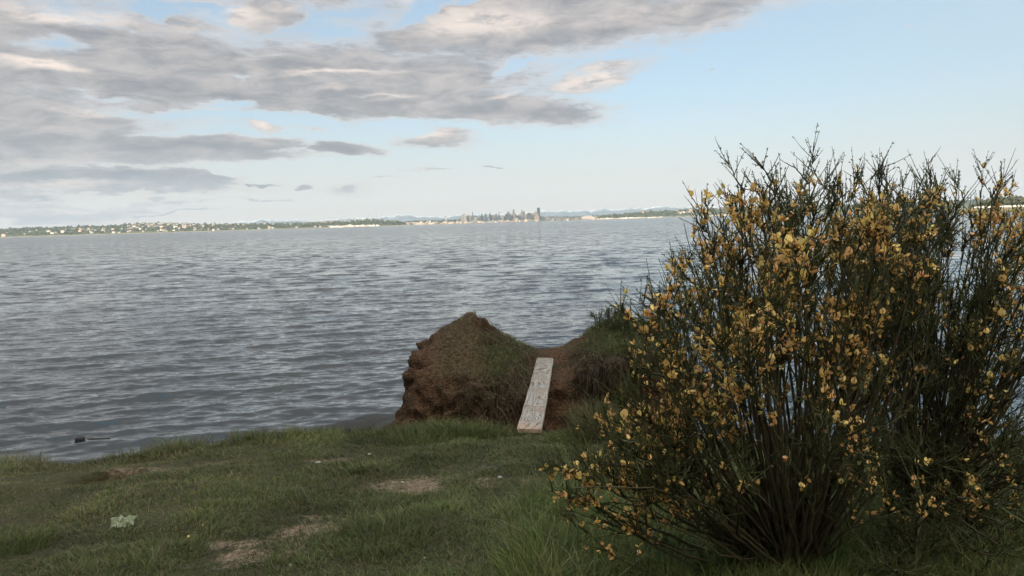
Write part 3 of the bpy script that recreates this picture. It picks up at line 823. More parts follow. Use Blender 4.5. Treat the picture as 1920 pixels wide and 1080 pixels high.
def house(w, d, h, wm, rm):
    g_ = Geo(); g_.box(-w / 2, w / 2, -d / 2, d / 2, -4, h)
    b = g_.build('house', wm)
    g2 = Geo(); o = .5
    g2.add([(-w / 2 - o, -d / 2 - o, h - .2), (w / 2 + o, -d / 2 - o, h - .2), (w / 2 + o, d / 2 + o, h - .2), (-w / 2 - o, d / 2 + o, h - .2), (-w / 2 - o, 0, h + d * .28), (w / 2 + o, 0, h + d * .28)],
           [np.array([(0, 1, 5, 4), (2, 3, 4, 5), (0, 3, 2, 1)]), np.array([(0, 4, 3), (1, 2, 5)])])
    g2.build('roof', rm, b)
    return b
protos = []
for i in range(9):
    protos.append(house(rng.uniform(10, 20), rng.uniform(8, 12), rng.uniform(5, 9), WALLS[i % 6], ROOFS[i % 3]))
used = [False] * len(protos)
def put_house(loc, rz, label, group, s=1.):
    k = int(rng.integers(len(protos))); src = protos[k]
    if not used[k]: o = src; used[k] = True
    else:
        o = src.copy(); COL.objects.link(o)
        for ch in src.children:
            c = ch.copy(); COL.objects.link(c); c.parent = o; c.matrix_parent_inverse = ch.matrix_parent_inverse.copy()
    o.location = loc; o.rotation_euler = (0, 0, rz); o.scale = (s, s, s)
    tag(o, label, 'house', group)
def rowhouses(at, n, x0, x1, flo, fhi, label, group, s=(.8, 1.4), lift=3.5):
    for i in range(n):
        px = rng.uniform(x0, x1); p = at(px, rng.uniform(flo, fhi))
        put_house((p[0], p[1], p[2] + lift), rng.normal(0, .3), label, group, rng.uniform(*s))
rowhouses(atL, 26, 250, 310, .35, 1., 'pale house on the highest part of the wooded left far hillside', 'houses on the high part of the left far hillside')
rowhouses(atL, 64, 310, 745, .72, 1., 'pale house along the crest of the long left far hillside', 'houses along the crest of the left far hillside')
rowhouses(atL, 34, -20, 250, .05, .5, 'house low on the far left shore under the trees', 'houses at the far left end of the shore', (.7, 1.4))
rowhouses(atL, 36, 200, 620, .02, .16, 'small pale house at the foot of the long left far hillside', 'houses at the foot of the left far hillside', (.6, 1.1), 2.)
rowhouses(atL, 26, 150, 480, .2, .7, 'house halfway up the left far hillside among trees', 'houses halfway up the left far hillside')
rowhouses(atR, 48, 1180, 1560, .68, .97, 'pale house along the crest of the hill right of the city', 'houses along the crest of the hill right of the city')
rowhouses(atR, 10, 1265, 1300, .35, .55, 'pale house halfway up the hill right of the city', 'houses halfway up the hill right of the city', (.7, 1.2))
for o in [p for p, u in zip(protos, used) if not u]:
    for ch in list(o.children): bpy.data.objects.remove(ch)
    bpy.data.objects.remove(o)

# waterfront sheds and city
def facade(name, c_, rough=.6, dark=.35, sp=.4):
    def fn(t, b, gp, op):
        z = t.m('FRACT', t.m('MULTIPLY', t.xyz(op)[2], .25)); x = t.m('FRACT', t.m('MULTIPLY', t.m('ADD', t.xyz(op)[0], t.xyz(op)[1]), .2))
        win = t.m('MULTIPLY', t.m('LESS_THAN', z, .55), t.m('LESS_THAN', x, .6))
        t.l.new(t.mix(win, c_, tuple(v * dark for v in c_)), b.inputs['Base Color'])
    return mat(name, c_, rough, sp, fn=fn)
FM = dict(dark=facade('dark_glass_facade', (.025, .035, .042)), teal=facade('teal_glass_facade', (.05, .085, .095)), blue=facade('blue_glass_facade', (.07, .09, .12)),
          grey=facade('grey_concrete_facade', (.15, .155, .16)), pale=facade('pale_concrete_facade', (.28, .27, .265)), pink=facade('warm_stone_facade', (.36, .26, .22)),
          tan=facade('tan_stone_facade', (.24, .20, .17)), cream=facade('cream_facade', (.52, .45, .38), dark=.6), white=facade('white_facade', (.62, .59, .55), dark=.7))
M_roofcap = mat('flat_roof', (.2, .19, .18), .9)
def tower(name, px0, px1, pytop, Y, col, label, cat='tower', group=None, topk='flat', depth=None, setback=None):
    a = P(px0, 410, Y); b_ = P(px1, 410, Y); w = b_[0] - a[0]; cx = (a[0] + b_[0]) / 2
    z1 = P((px0 + px1) / 2, pytop, Y)[2]; dep = depth or w * .9
    e = empty(name, (cx, Y + dep / 2, 1.0), label, cat, group)
    h = z1 - 1.; w *= 1.12; dep *= 1.12
    g_ = Geo()
    hs = h * (.8 if setback else 1) if topk != 'pyramid' else h * .84
    g_.box(-w / 2, w / 2, -dep / 2, dep / 2, 0, hs)
    if setback: g_.box(-w / 2 * setback, w / 2 * setback, -dep / 2 * setback, dep / 2 * setback, hs + .01, h)
    g_.build('wall', FM[col], e)
    r = Geo()
    if topk == 'pyramid':
        r.add([(-w / 2, -dep / 2, hs), (w / 2, -dep / 2, hs), (w / 2, dep / 2, hs), (-w / 2, dep / 2, hs), (0, 0, h)], [np.array([(0, 1, 4), (1, 2, 4), (2, 3, 4), (3, 0, 4)])])
        r.build('roof', FM['pale'], e)
    elif topk == 'round':
        k = np.linspace(0, PI, 9); v = [(math.cos(t_) * w / 2, yy, h + math.sin(t_) * w * .25) for yy in (-dep / 2, dep / 2) for t_ in k]
        r.add(v, [np.array([(i, i + 1, i + 10, i + 9) for i in range(8)])]); r.build('roof', FM[col], e)
    else:
        r.box(-w * .32, w * .32, -dep * .3, dep * .3, h + .05, h + max(2.5, w * .10)); r.build('roof', M_roofcap, e)
    return e
def cx8(X): return 840 + X / 8.
def cy8(Yp): return 370 + Yp / 8.
T = [  # crop x0,x1,ytop, Y, colour, label, top, setback
 (183, 207, 296, 6300, 'grey', 'small grey tower standing alone at the left end of the downtown skyline', 'flat', None),
 (290, 325, 290, 6350, 'teal', 'left one of two short teal blocks at the skyline left end', 'flat', None),
 (332, 378, 292, 6400, 'teal', 'right one of two short teal blocks at the skyline left end', 'flat', None),
 (385, 447, 280, 6450, 'dark', 'broad dark blue slab of a tower in the left downtown cluster', 'flat', .8),
 (450, 498, 302, 6400, 'blue', 'lower blue grey block right of the broad dark slab tower', 'flat', None),
 (500, 543, 285, 6500, 'grey', 'grey block of middle height right of the lower blue grey block', 'flat', .7),
 (588, 613, 298, 6350, 'blue', 'slim blue grey tower in the gap left of the rounded dark tower', 'flat', None),
 (632, 702, 268, 6500, 'dark', 'dark teal tower with rounded top left of the pinkish tower', 'round', None),
 (672, 698, 304, 6150, 'pink', 'slim pinkish tower in front of the rounded dark tower', 'flat', None),
 (730, 757, 285, 6400, 'teal', 'slim teal tower above the pink stepped block', 'pyramid', None),
 (738, 772, 318, 6150, 'pink', 'pink stepped block below the slim teal tower', 'flat', .6),
 (788, 832, 302, 6350, 'teal', 'squat dark teal block left of the tall central cluster', 'flat', .7),
 (862, 914, 250, 6450, 'dark', 'wide dark tower at the left of the tall central cluster', 'flat', None),
 (886, 923, 216, 6650, 'grey', 'tall grey tower rising behind the wide dark tower', 'flat', .8),
 (932, 968, 266, 6350, 'dark', 'dark tower of middle height just left of the second tallest tower', 'flat', None),
 (969, 1006, 183, 6600, 'grey', 'second tallest tower of the skyline, slim grey with notched crown', 'flat', .75),
 (997, 1040, 256, 6300, 'teal', 'teal tower with pointed roof at the foot of the second tallest', 'pyramid', None),
 (990, 1050, 308, 6100, 'pink', 'broad low pinkish block below the second tallest tower', 'flat', None),
 (1060, 1106, 248, 6400, 'pale', 'pale flat topped tower in the middle of the right cluster', 'flat', None),
 (1115, 1153, 213, 6500, 'teal', 'tall teal tower with rounded crown right of the pale tower', 'round', None),
 (1160, 1200, 262, 6450, 'pale', 'pale tower in the dip right of the rounded teal tower', 'flat', None),
 (1204, 1254, 236, 6500, 'dark', 'broad dark tower left of the tan tower', 'flat', None),
 (1238, 1280, 240, 6420, 'tan', 'tan tower overlapping the broad dark tower', 'flat', None),
 (1282, 1300, 262, 6450, 'blue', 'thin blue grey tower beside the tan tower', 'flat', None),
 (1290, 1336, 200, 6480, 'pale', 'light tower with pointed pyramid crown beside the black tower', 'pyramid', None),
 (1300, 1362, 276, 6150, 'pink', 'warm pinkish block at the foot of the black tower', 'flat', None),
 (1342, 1382, 158, 6450, 'dark', 'tallest tower, black and slab sided, at the right of the skyline', 'flat', None),
 (1400, 1440, 290, 6300, 'grey', 'grey midrise just right of the tallest black tower', 'flat', None),
 (1470, 1500, 300, 6400, 'tan', 'tan midrise in the low district right of downtown', 'flat', None),
 (1600, 1625, 292, 6500, 'grey', 'slim clock tower like block in the low district right of downtown', 'pyramid', None),
]
for (a, b_, yt, Yd, c_, lb, tk, sb) in T:
    tower('tower', cx8(a), cx8(b_), cy8(yt), Yd, c_, lb, 'tower', 'downtown towers', tk, None, sb)
def lowrise(n, px0, px1, Y0, Y1, hlo, hhi, wlo, whi, cols, label, group):
    for i in range(n):
        px = px0 + (px1 - px0) * (i + rng.random()) / n; Yd = rng.uniform(Y0, Y1)
        w = rng.uniform(wlo, whi); base = P(px, 410, Yd); h = rng.uniform(hlo, hhi); dp = rng.uniform(15, 40)
        g_ = Geo(); g_.box(-w / 2, w / 2, -dp / 2, dp / 2, -1, h)
        if rng.random() < .6: g_.box(-w * rng.uniform(.1, .35), w * rng.uniform(.1, .4), -dp * .3, dp * .3, h + .01, h * rng.uniform(1.1, 1.6))
        o = g_.build('waterfront_building', FM[cols[int(rng.integers(len(cols)))]]); o.location = (base[0], Yd, 1.3)
        tag(o, label, 'building', group)
lowrise(100, 800, 1015, 5720, 6000, 5, 17, 10, 24, ['cream', 'pink', 'pale', 'pale', 'cream', 'tan'], 'low sunlit building in the waterfront row below the downtown towers', 'low waterfront buildings below downtown')
lowrise(70, 866, 1015, 6050, 6300, 24, 66, 12, 24, ['grey', 'teal', 'blue', 'dark', 'tan', 'pale'], 'midrise block filling in between the downtown towers', 'midrise blocks between the downtown towers')
lowrise(50, 1015, 1125, 5750, 6200, 6, 24, 12, 30, ['pink', 'grey', 'pale', 'grey', 'tan', 'blue'], 'low building in the district between the black tower and the stadium', 'low buildings right of downtown')
lowrise(20, 618, 708, 5010, 5030, 7, 12, 16, 34, ['cream', 'white', 'white'], 'white shed in the long bright row along the marina shore', 'white sheds along the marina shore')
lowrise(34, 745, 812, 5700, 5950, 8, 22, 16, 40, ['cream', 'white', 'pink', 'cream'], 'bright low building on the shore between the grain silo and the needle tower', 'bright low buildings left of the needle tower')
lowrise(24, 1112, 1240, 5310, 5330, 3, 8, 20, 50, ['cream', 'white', 'cream'], 'cream warehouse on the shore below the hill right of the city', 'cream warehouses below the right hill')
lowrise(14, 1240, 1420, 5310, 5330, 3, 7, 30, 60, ['cream', 'pale'], 'very low pale building at the water below the right hill', 'low shore buildings below the right hill')
# big grain terminal
e = empty('grain_terminal', (P(733, 410, 5500)[0], 5500, 1.), 'large cream grain terminal with a row of silos on the left shore', 'grain terminal')
g_ = Geo(); g_.box(-36, 30, 0, 25, 0, 17); g_.box(18, 40, 2, 24, 17.01, 27); g_.build('wall', FM['cream'], e)
for i in range(7):
    g_ = Geo(); tubes(g_, [[(-32 + i * 9, -3, 0), (-32 + i * 9, -3, 20)]], 4.2, 12); g_.build('silo', FM['cream'], e)
# observation needle
bs = P(835.6, 410, 6000); zt = P(835.6, 403.4, 6000)[2]
e = empty('observation_tower', (bs[0], 6000, 1.), 'slender observation needle with a flying saucer top left of downtown', 'tower')
k = np.linspace(0, 1, 8)
g_ = Geo()
for s_ in (0, 2.1, 4.2):
    rr = 7 * (1 - k) ** 1.5 + 2.2 + 2.5 * k ** 4
    tubes(g_, np.stack([rr * math.cos(s_), rr * math.sin(s_), k * zt * .82], 1)[None], 1.6, 5)
g_.build('legs', FM['white'], e)
g_ = Geo(); rd = [3, 9.5, 10.5, 7, 3, .8, .3]; zz = [.80, .825, .84, .87, .90, .92, 1.0]
tubes(g_, np.array([[(0, 0, z_ * zt) for z_ in zz]]), np.array([rd]), 14); g_.build('saucer', FM['pale'], e)
# stadium with arched roof
bs = P(1102, 410, 5800); wd = (P(1116, 410, 5800) - P(1089, 410, 5800))[0]
e = empty('stadium', (bs[0], 5800, 1.), 'stadium with a wide grey arched roof right of downtown', 'stadium')
g_ = Geo(); g_.box(-wd / 2, wd / 2, 0, 80, 0, 8); g_.build('wall', FM['pale'], e)
k = np.linspace(0, PI, 17); g_ = Geo()
v = [(math.cos(t_) * wd / 2, yy, 8.05 + math.sin(t_) * 19) for yy in (0, 80) for t_ in k]
g_.add(v, [np.array([(i, i + 1, i + 18, i + 17) for i in range(16)]), np.array([(0, i + 1, i) for i in range(1, 16)])])
g_.build('roof', mat('stadium_roof', (.42, .36, .33), .7), e)
g_ = Geo(); tubes(g_, np.array([[(math.cos(t_) * wd / 2, -1, 8.6 + math.sin(t_) * 21) for t_ in k]]), 1.2, 6); g_.build('arch', FM['white'], e)
# radio masts on the left hill
M_mast = mat('mast_steel', (.30, .25, .24), .6)
for (px, pyt, lb) in [(690.5, 399, 'left'), (706, 397.5, 'middle'), (716, 398.5, 'right')]:
    p = atL(px, .9) if px < 760 else None
    g_ = Geo(); top_ = P(px, pyt, p[1])[2]
    tubes(g_, [[(0, 0, 0), (0, 0, (top_ - p[2]) * .5), (0, 0, top_ - p[2])]], [[.8, .6, .3]], 4)
    for q_ in (.35, .6, .85): g_.box(-1.2, 1.2, -.3, .3, (top_ - p[2]) * q_, (top_ - p[2]) * q_ + .8)
    o = g_.build('radio_mast', M_mast); o.location = p
    tag(o, f'{lb} one of three thin radio masts on the left far hilltop', 'mast', 'radio masts on the left far hilltop')
# boats
M_hull = mat('boat_hull', (.75, .73, .70), .4); M_sail = mat('sail_cloth', (.85, .84, .80), .8)
def boat(px, Y, Lb, label, sail=True):
    b_ = P(px, 410, Y); e = empty('sailboat' if sail else 'motor_boat', (b_[0], Y, 0), label, 'boat')
    g_ = Geo(); s_ = Lb / 2; w = Lb * .15
    v = [(-s_, -w, .1 * Lb), (-s_, w, .1 * Lb), (s_ * .3, -w, .1 * Lb), (s_ * .3, w, .1 * Lb), (s_, 0, .13 * Lb), (-s_ * .9, 0, -.05 * Lb), (s_ * .6, 0, -.05 * Lb)]
    g_.add(v, [np.array([(0, 2, 3, 1)]), np.array([(2, 4, 3), (0, 5, 6), (0, 6, 2), (2, 6, 4), (1, 6, 5), (1, 3, 6), (3, 4, 6), (0, 1, 5)])]); g_.build('hull', M_hull, e)
    if sail:
        g_ = Geo(); tubes(g_, [[(0, 0, .1 * Lb), (0, 0, 1.3 * Lb)]], .02 * Lb, 6); g_.build('mast', M_mast, e)
        g_ = Geo(); h_ = 1.2 * Lb
        for (a, b2, c2) in (((-.05 * Lb, 0, .2 * Lb), (-.55 * Lb, .05 * Lb, .22 * Lb), (-.03 * Lb, 0, h_)), ((.05 * Lb, 0, .2 * Lb), (.5 * Lb, .04 * Lb, .18 * Lb), (.04 * Lb, 0, h_ * .9))):
            vv_ = np.array([a, b2, c2]); vv2 = vv_ + [0, .08, 0]
            g_.add(np.concatenate([vv_, vv2]), [np.array([(0, 1, 2), (5, 4, 3)]), np.array([(0, 3, 4, 1), (1, 4, 5, 2), (2, 5, 3, 0)])])
        g_.build('sail', M_sail, e)
    else:
        g_ = Geo(); g_.box(-s_ * .6, s_ * .2, -w * .7, w * .7, .1 * Lb, .26 * Lb); g_.box(-s_ * .4, 0, -w * .5, w * .5, .261 * Lb, .36 * Lb); g_.build('cabin', M_hull, e)
boat(1173.5, 4300, 11, 'white sailboat under sail below the hill right of the city')
boat(707, 4400, 12, 'white sailboat at the right end of the bright marina row')
boat(620, 4500, 11, 'white sailboat at the left end of the bright marina row')
boat(930, 4800, 22, 'white motor boat off the shore below the downtown towers', False)
boat(1065, 4700, 20, 'white motor boat off the shore left of the stadium', False)

# ------------------------------------------------------------------ mountains
MT = [(380, 424), (445, 416), (470, 414.5), (490, 409), (505, 413), (522, 413.6), (540, 412), (558, 411), (572, 413.5), (600, 412.6), (620, 412), (640, 409.5), (655, 408), (675, 409), (690, 406.5), (705, 407), (720, 404.5), (733, 406), (745, 403), (765, 401.6), (790, 405.6), (815, 405.2), (840, 405.5), (850, 403.5), (862, 401.6), (880, 403), (898, 401), (908, 400), (925, 400), (942, 401.5), (960, 400), (980, 399), (1000, 397),
      (1015, 395.2), (1030, 394.5), (1042, 395), (1055, 393.2), (1070, 393.8), (1083, 395), (1095, 392.6), (1110, 394.2), (1130, 391), (1145, 391.5), (1160, 392.2), (1185, 388.8), (1205, 390.2), (1218, 388), (1230, 386.4), (1250, 385.6), (1270, 387.6), (1285, 387.5), (1296, 386), (1320, 388), (1420, 384), (1600, 383), (1900, 372), (2100, 372)]
def mtn_fn(t, b, gp, op):
    z = t.xyz(gp)[2]
    n1 = t.noise(gp, .004, 6, .65); n2_ = t.noise(gp, .012, 5, .7)
    c = t.mix(n1, (.11, .145, .18), (.20, .23, .26))
    col = t.n('ShaderNodeVertexColor', layer_name='tone').outputs[0]
    rel = t.n('ShaderNodeSeparateColor', i={0: col}).outputs[0]
    f = t.rng(t.m('ADD', rel, t.m('MULTIPLY', t.m('SUBTRACT', n2_, .5), 1.5)), .86, 1.04)
    t.l.new(t.mix(f, c, (.74, .73, .73)), b.inputs['Base Color'])
M_mtn = mat('mountain_rock', rough=.95, spec=.1, fn=mtn_fn)
def mountains(name, pts, Y0, Y1, dy, seed, jag, k=1.0, snow=1.0):
    xs, ys = prof(pts)
    pxs = np.arange(xs[0], xs[-1], 1.5)
    prof_y = np.interp(pxs, xs, ys) + dy
    prof_y = prof_y + jag * fbm(np.stack([pxs * .11, pxs * 0, pxs * 0], 1), 4, seed)
    tz = np.array([top_z(a, b_, Y1) for a, b_ in zip(pxs, prof_y)])
    fr = np.linspace(0, 1.4, 30); rows = []; cc = []
    un = np.array([P(a, 400, 1.)[0] for a in pxs])
    for f in fr:
        Yv = Y0 + (Y1 - Y0) * f; xw = un * Yv
        nn_ = fbm(np.stack([xw * .004, np.full(len(xw), Yv) * .004, xw * 0], 1), 4, seed + 3)
        s_ = f if f <= 1 else 2 - f
        zz = tz * np.clip(s_ ** .8 + .30 * nn_ * (1 - abs(s_)) * 1.4, 0, 1)
        rows.append(np.stack([xw, np.full(len(xw), Yv), zz], 1)); cc.append(np.stack([zz / tz.max() * 0 + zz / np.maximum(tz, 1) * snow, zz * 0, zz * 0], 1))
    mo = mesh_obj(name, np.concatenate(rows), [grid_faces(len(fr), len(pxs))], M_mtn, smooth=False, col=np.concatenate(cc))
    tag(mo, kind='structure')
mountains('mountains', MT, 12500, 14200, 0.3, 201, 2.6, snow=1.02)
mountains('mountains', MT, 10200, 11400, 3.4, 202, 2.0, snow=.5)
gl = Geo(); gl.box(-14000, 14000, 7000, 14500, -3, .4); tag(gl.build('far_lowland', M_land), kind='structure')

# headland on the right, nearer
HR = [(1790, 392), (1830, 385), (1858, 376), (1880, 366), (1900, 362), (1925, 359), (2000, 356), (2200, 350), (2500, 340)]
xs, ys = prof(HR)
pxs = np.arange(1790, 2500, 3.); un = np.array([P(a, 400, 1.)[0] for a in pxs])
fr = [0, .05, .1, .2, .32, .40, .41, .43, .6, .8, 1., 1.3]; rows = []
tz = np.array([top_z(a, b_, 1250.) for a, b_ in zip(pxs, np.interp(pxs, xs, ys))]) - 2
for f in fr:
    Yv = 900 + 350 * f; xw = un * Yv
    prof_ = np.interp(f, [0, .05, .1, .2, .4, .41, .43, .6, .8, 1, 1.3], [-1, .4, .8, 2.2, 5.5, 7.5, 8, 11, 16, 19, 17])
    zz = np.minimum(prof_, np.maximum(tz, -1) * min(1, .35 + f)) if f > .05 else np.full(len(pxs), prof_)
    zz = np.where(tz < 1, np.minimum(zz, tz), zz) + .3 * n2(xw, np.full(len(xw), Yv), .02, 2, 7)
    rows.append(np.stack([xw, np.full(len(xw), Yv), zz], 1))
def head_fn(t, b, gp, op):
    z = t.xyz(gp)[2]; n1 = t.noise(gp, .05, 5, .6)
    c = t.mix(t.rng(n1, .4, .6), (.15, .13, .07), (.24, .19, .11))
    c = t.mix(t.m('MULTIPLY', t.rng(z, 5.6, 6.2), t.rng(z, 8.4, 7.8)), c, (.62, .57, .50))
    c = t.mix(t.rng(z, 8.6, 9.2), c, (.06, .07, .035))
    t.l.new(c, b.inputs['Base Color'])
tag(mesh_obj('headland', np.concatenate(rows), [grid_faces(len(fr), len(pxs))], mat('headland_soil', rough=.95, spec=.1, fn=head_fn), smooth=True), kind='structure')
g_ = Geo(); cs = []
RW = np.stack(rows)
for i in range(1100):
    a = rng.uniform(0, 236); f = rng.uniform(7.3, 10.2); j = int(f); u = f - j; i0 = int(a)
    p = RW[j, i0] * (1 - u) + RW[j + 1, i0] * u
    if p[2] > 7: cs.append(p)
cs = np.array(cs); r = rng.uniform(1.8, 4.2, len(cs)); cs[:, 2] += r * .5
blob_geo(g_, cs, r, r * rng.uniform(.7, 1.1, len(cs)), np.array([(.075, .080, .04), (.10, .095, .055), (.055, .065, .03)])[rng.integers(0, 3, len(cs))])
tag(g_.build('woods', M_leaf), 'olive woods on the nearer headland at the right edge', 'woods', kind='stuff')

# wooded ridge behind the viewer keeps the low sun off the bluff
g_ = Geo(); n = 900
x = rng.uniform(-190, 120, n); y = rng.uniform(-110, -40, n)
z = ground_z(x, y)
r = rng.uniform(2.5, 5., n)
blob_geo(g_, np.stack([x, y, z + 5], 1), r, rng.uniform(5, 9, n), np.tile([.05, .07, .03], (n, 1)))
tag(g_.build('woods', M_leaf), 'dense trees on the ridge behind the viewpoint shading the bluff', 'woods', kind='stuff')

# ------------------------------------------------------------------ haze
hz = Geo(); hz.box(-16000, 16000, -700, 15500, -5, 560)
M_haze = bpy.data.materials.new('haze_air'); M_haze.use_nodes = True
nt = M_haze.node_tree; nt.nodes.clear()
ho = nt.nodes.new('ShaderNodeOutputMaterial'); pv_ = nt.nodes.new('ShaderNodeVolumePrincipled')
pv_.inputs['Color'].default_value = (.66, .78, .92, 1); pv_.inputs['Density'].default_value = 4.0e-5
pv_.inputs['Anisotropy'].default_value = 0.0
nt.links.new(pv_.outputs[0], ho.inputs['Volume'])
tag(hz.build('haze', M_haze), 'thin pale evening haze over the water', 'haze', kind='stuff')

# ------------------------------------------------------------------ broom bushes
def bez(a, b, c, k):
    k = np.linspace(0, 1, k)[None, :, None]
    return a[:, None] * (1 - k) ** 2 + 2 * b[:, None] * k * (1 - k) + c[:, None] * k ** 2
def sample_on(pts, n, lo, hi, wts=None):
    N, K, _ = pts.shape
    i = rng.choice(N, n, p=wts); s = lo + (hi - lo) * rng.random(n) ** .85
    f = s * (K - 1); j = np.minimum(f.astype(int), K - 2); u = (f - j)[:, None]
    p = pts[i, j] * (1 - u) + pts[i, j + 1] * u
    t_ = pts[i, j + 1] - pts[i, j]; t_ /= np.linalg.norm(t_, axis=1, keepdims=True) + 1e-9
    return p, t_, i, s
def nrm(v): return v / (np.linalg.norm(v, axis=-1, keepdims=True) + 1e-9)

def petal_mesh(kind):
    """a pea flower: tall standard petal, two wings and a keel, about 1 unit long"""
    v = []; q = []; tr = []
    def fan(fn, nu, nv_, c):
        b0 = len(v)
        for i in range(nu + 1):
            for j in range(nv_ + 1): v.append(fn(i / nu, j / nv_) + (c,))
        for i in range(nu):
            for j in range(nv_):
                a = b0 + i * (nv_ + 1) + j; q.append((a, a + 1, a + nv_ + 2, a + nv_ + 1))
    op = {0: 1., 1: .55, 2: .15}[kind]
    def standard(u, w):      # rises from the base, folded back
        a = (w - .5) * 2; wid = .50 * math.sin(PI * min(1, .12 + .80 * u)) ** .7
        return (u * (.25 + .1 * (1 - op)) - .14 * a * a * op + (1 - op) * u * .5, a * wid * (.5 + .5 * op), u * .95 * (.35 + .65 * op) - .12 * a * a)
    fan(standard, 4, 4, 0)
    for s_ in (-1, 1):
        def wing(u, w, s_=s_):
            return (u * .85, s_ * (.06 + .16 * math.sin(PI * u) * (.4 + w * .6)), -.05 + .22 * (w - .5) * math.sin(PI * min(1, u * .9 + .08)) * 1.5 - .12 * u)
        fan(wing, 4, 2, 1)
    def keel(u, w):
        a = (w - .5) * 2
        return (u * .8, .10 * a * math.sin(PI * (u * .9 + .05)), -.18 - .10 * (1 - a * a) * math.sin(PI * u) - .08 * u)
    fan(keel, 4, 2, 2)
    def calyx(u, w):
        th = w * 2 * PI
        return (-.18 + u * .25, .09 * math.cos(th) * (.4 + u), .09 * math.sin(th) * (.4 + u) - .03)
    fan(calyx, 1, 5, 3)
    v = np.array(v)
    return v[:, :3], v[:, 3].astype(int), np.array(q)
PET = [petal_mesh(k_) for k_ in range(3)]
PCOL = np.array([(.76, .54, .20), (.71, .47, .16), (.60, .35, .10), (.12, .13, .04)])

def orient(fwd_, roll=None):
    x_ = nrm(fwd_); ref = np.array([0, 0, 1.]) + rng.normal(0, .25, x_.shape)
    y_ = nrm(np.cross(ref, x_)); z_ = np.cross(x_, y_)
    return np.stack([x_, y_, z_], -1)       # columns

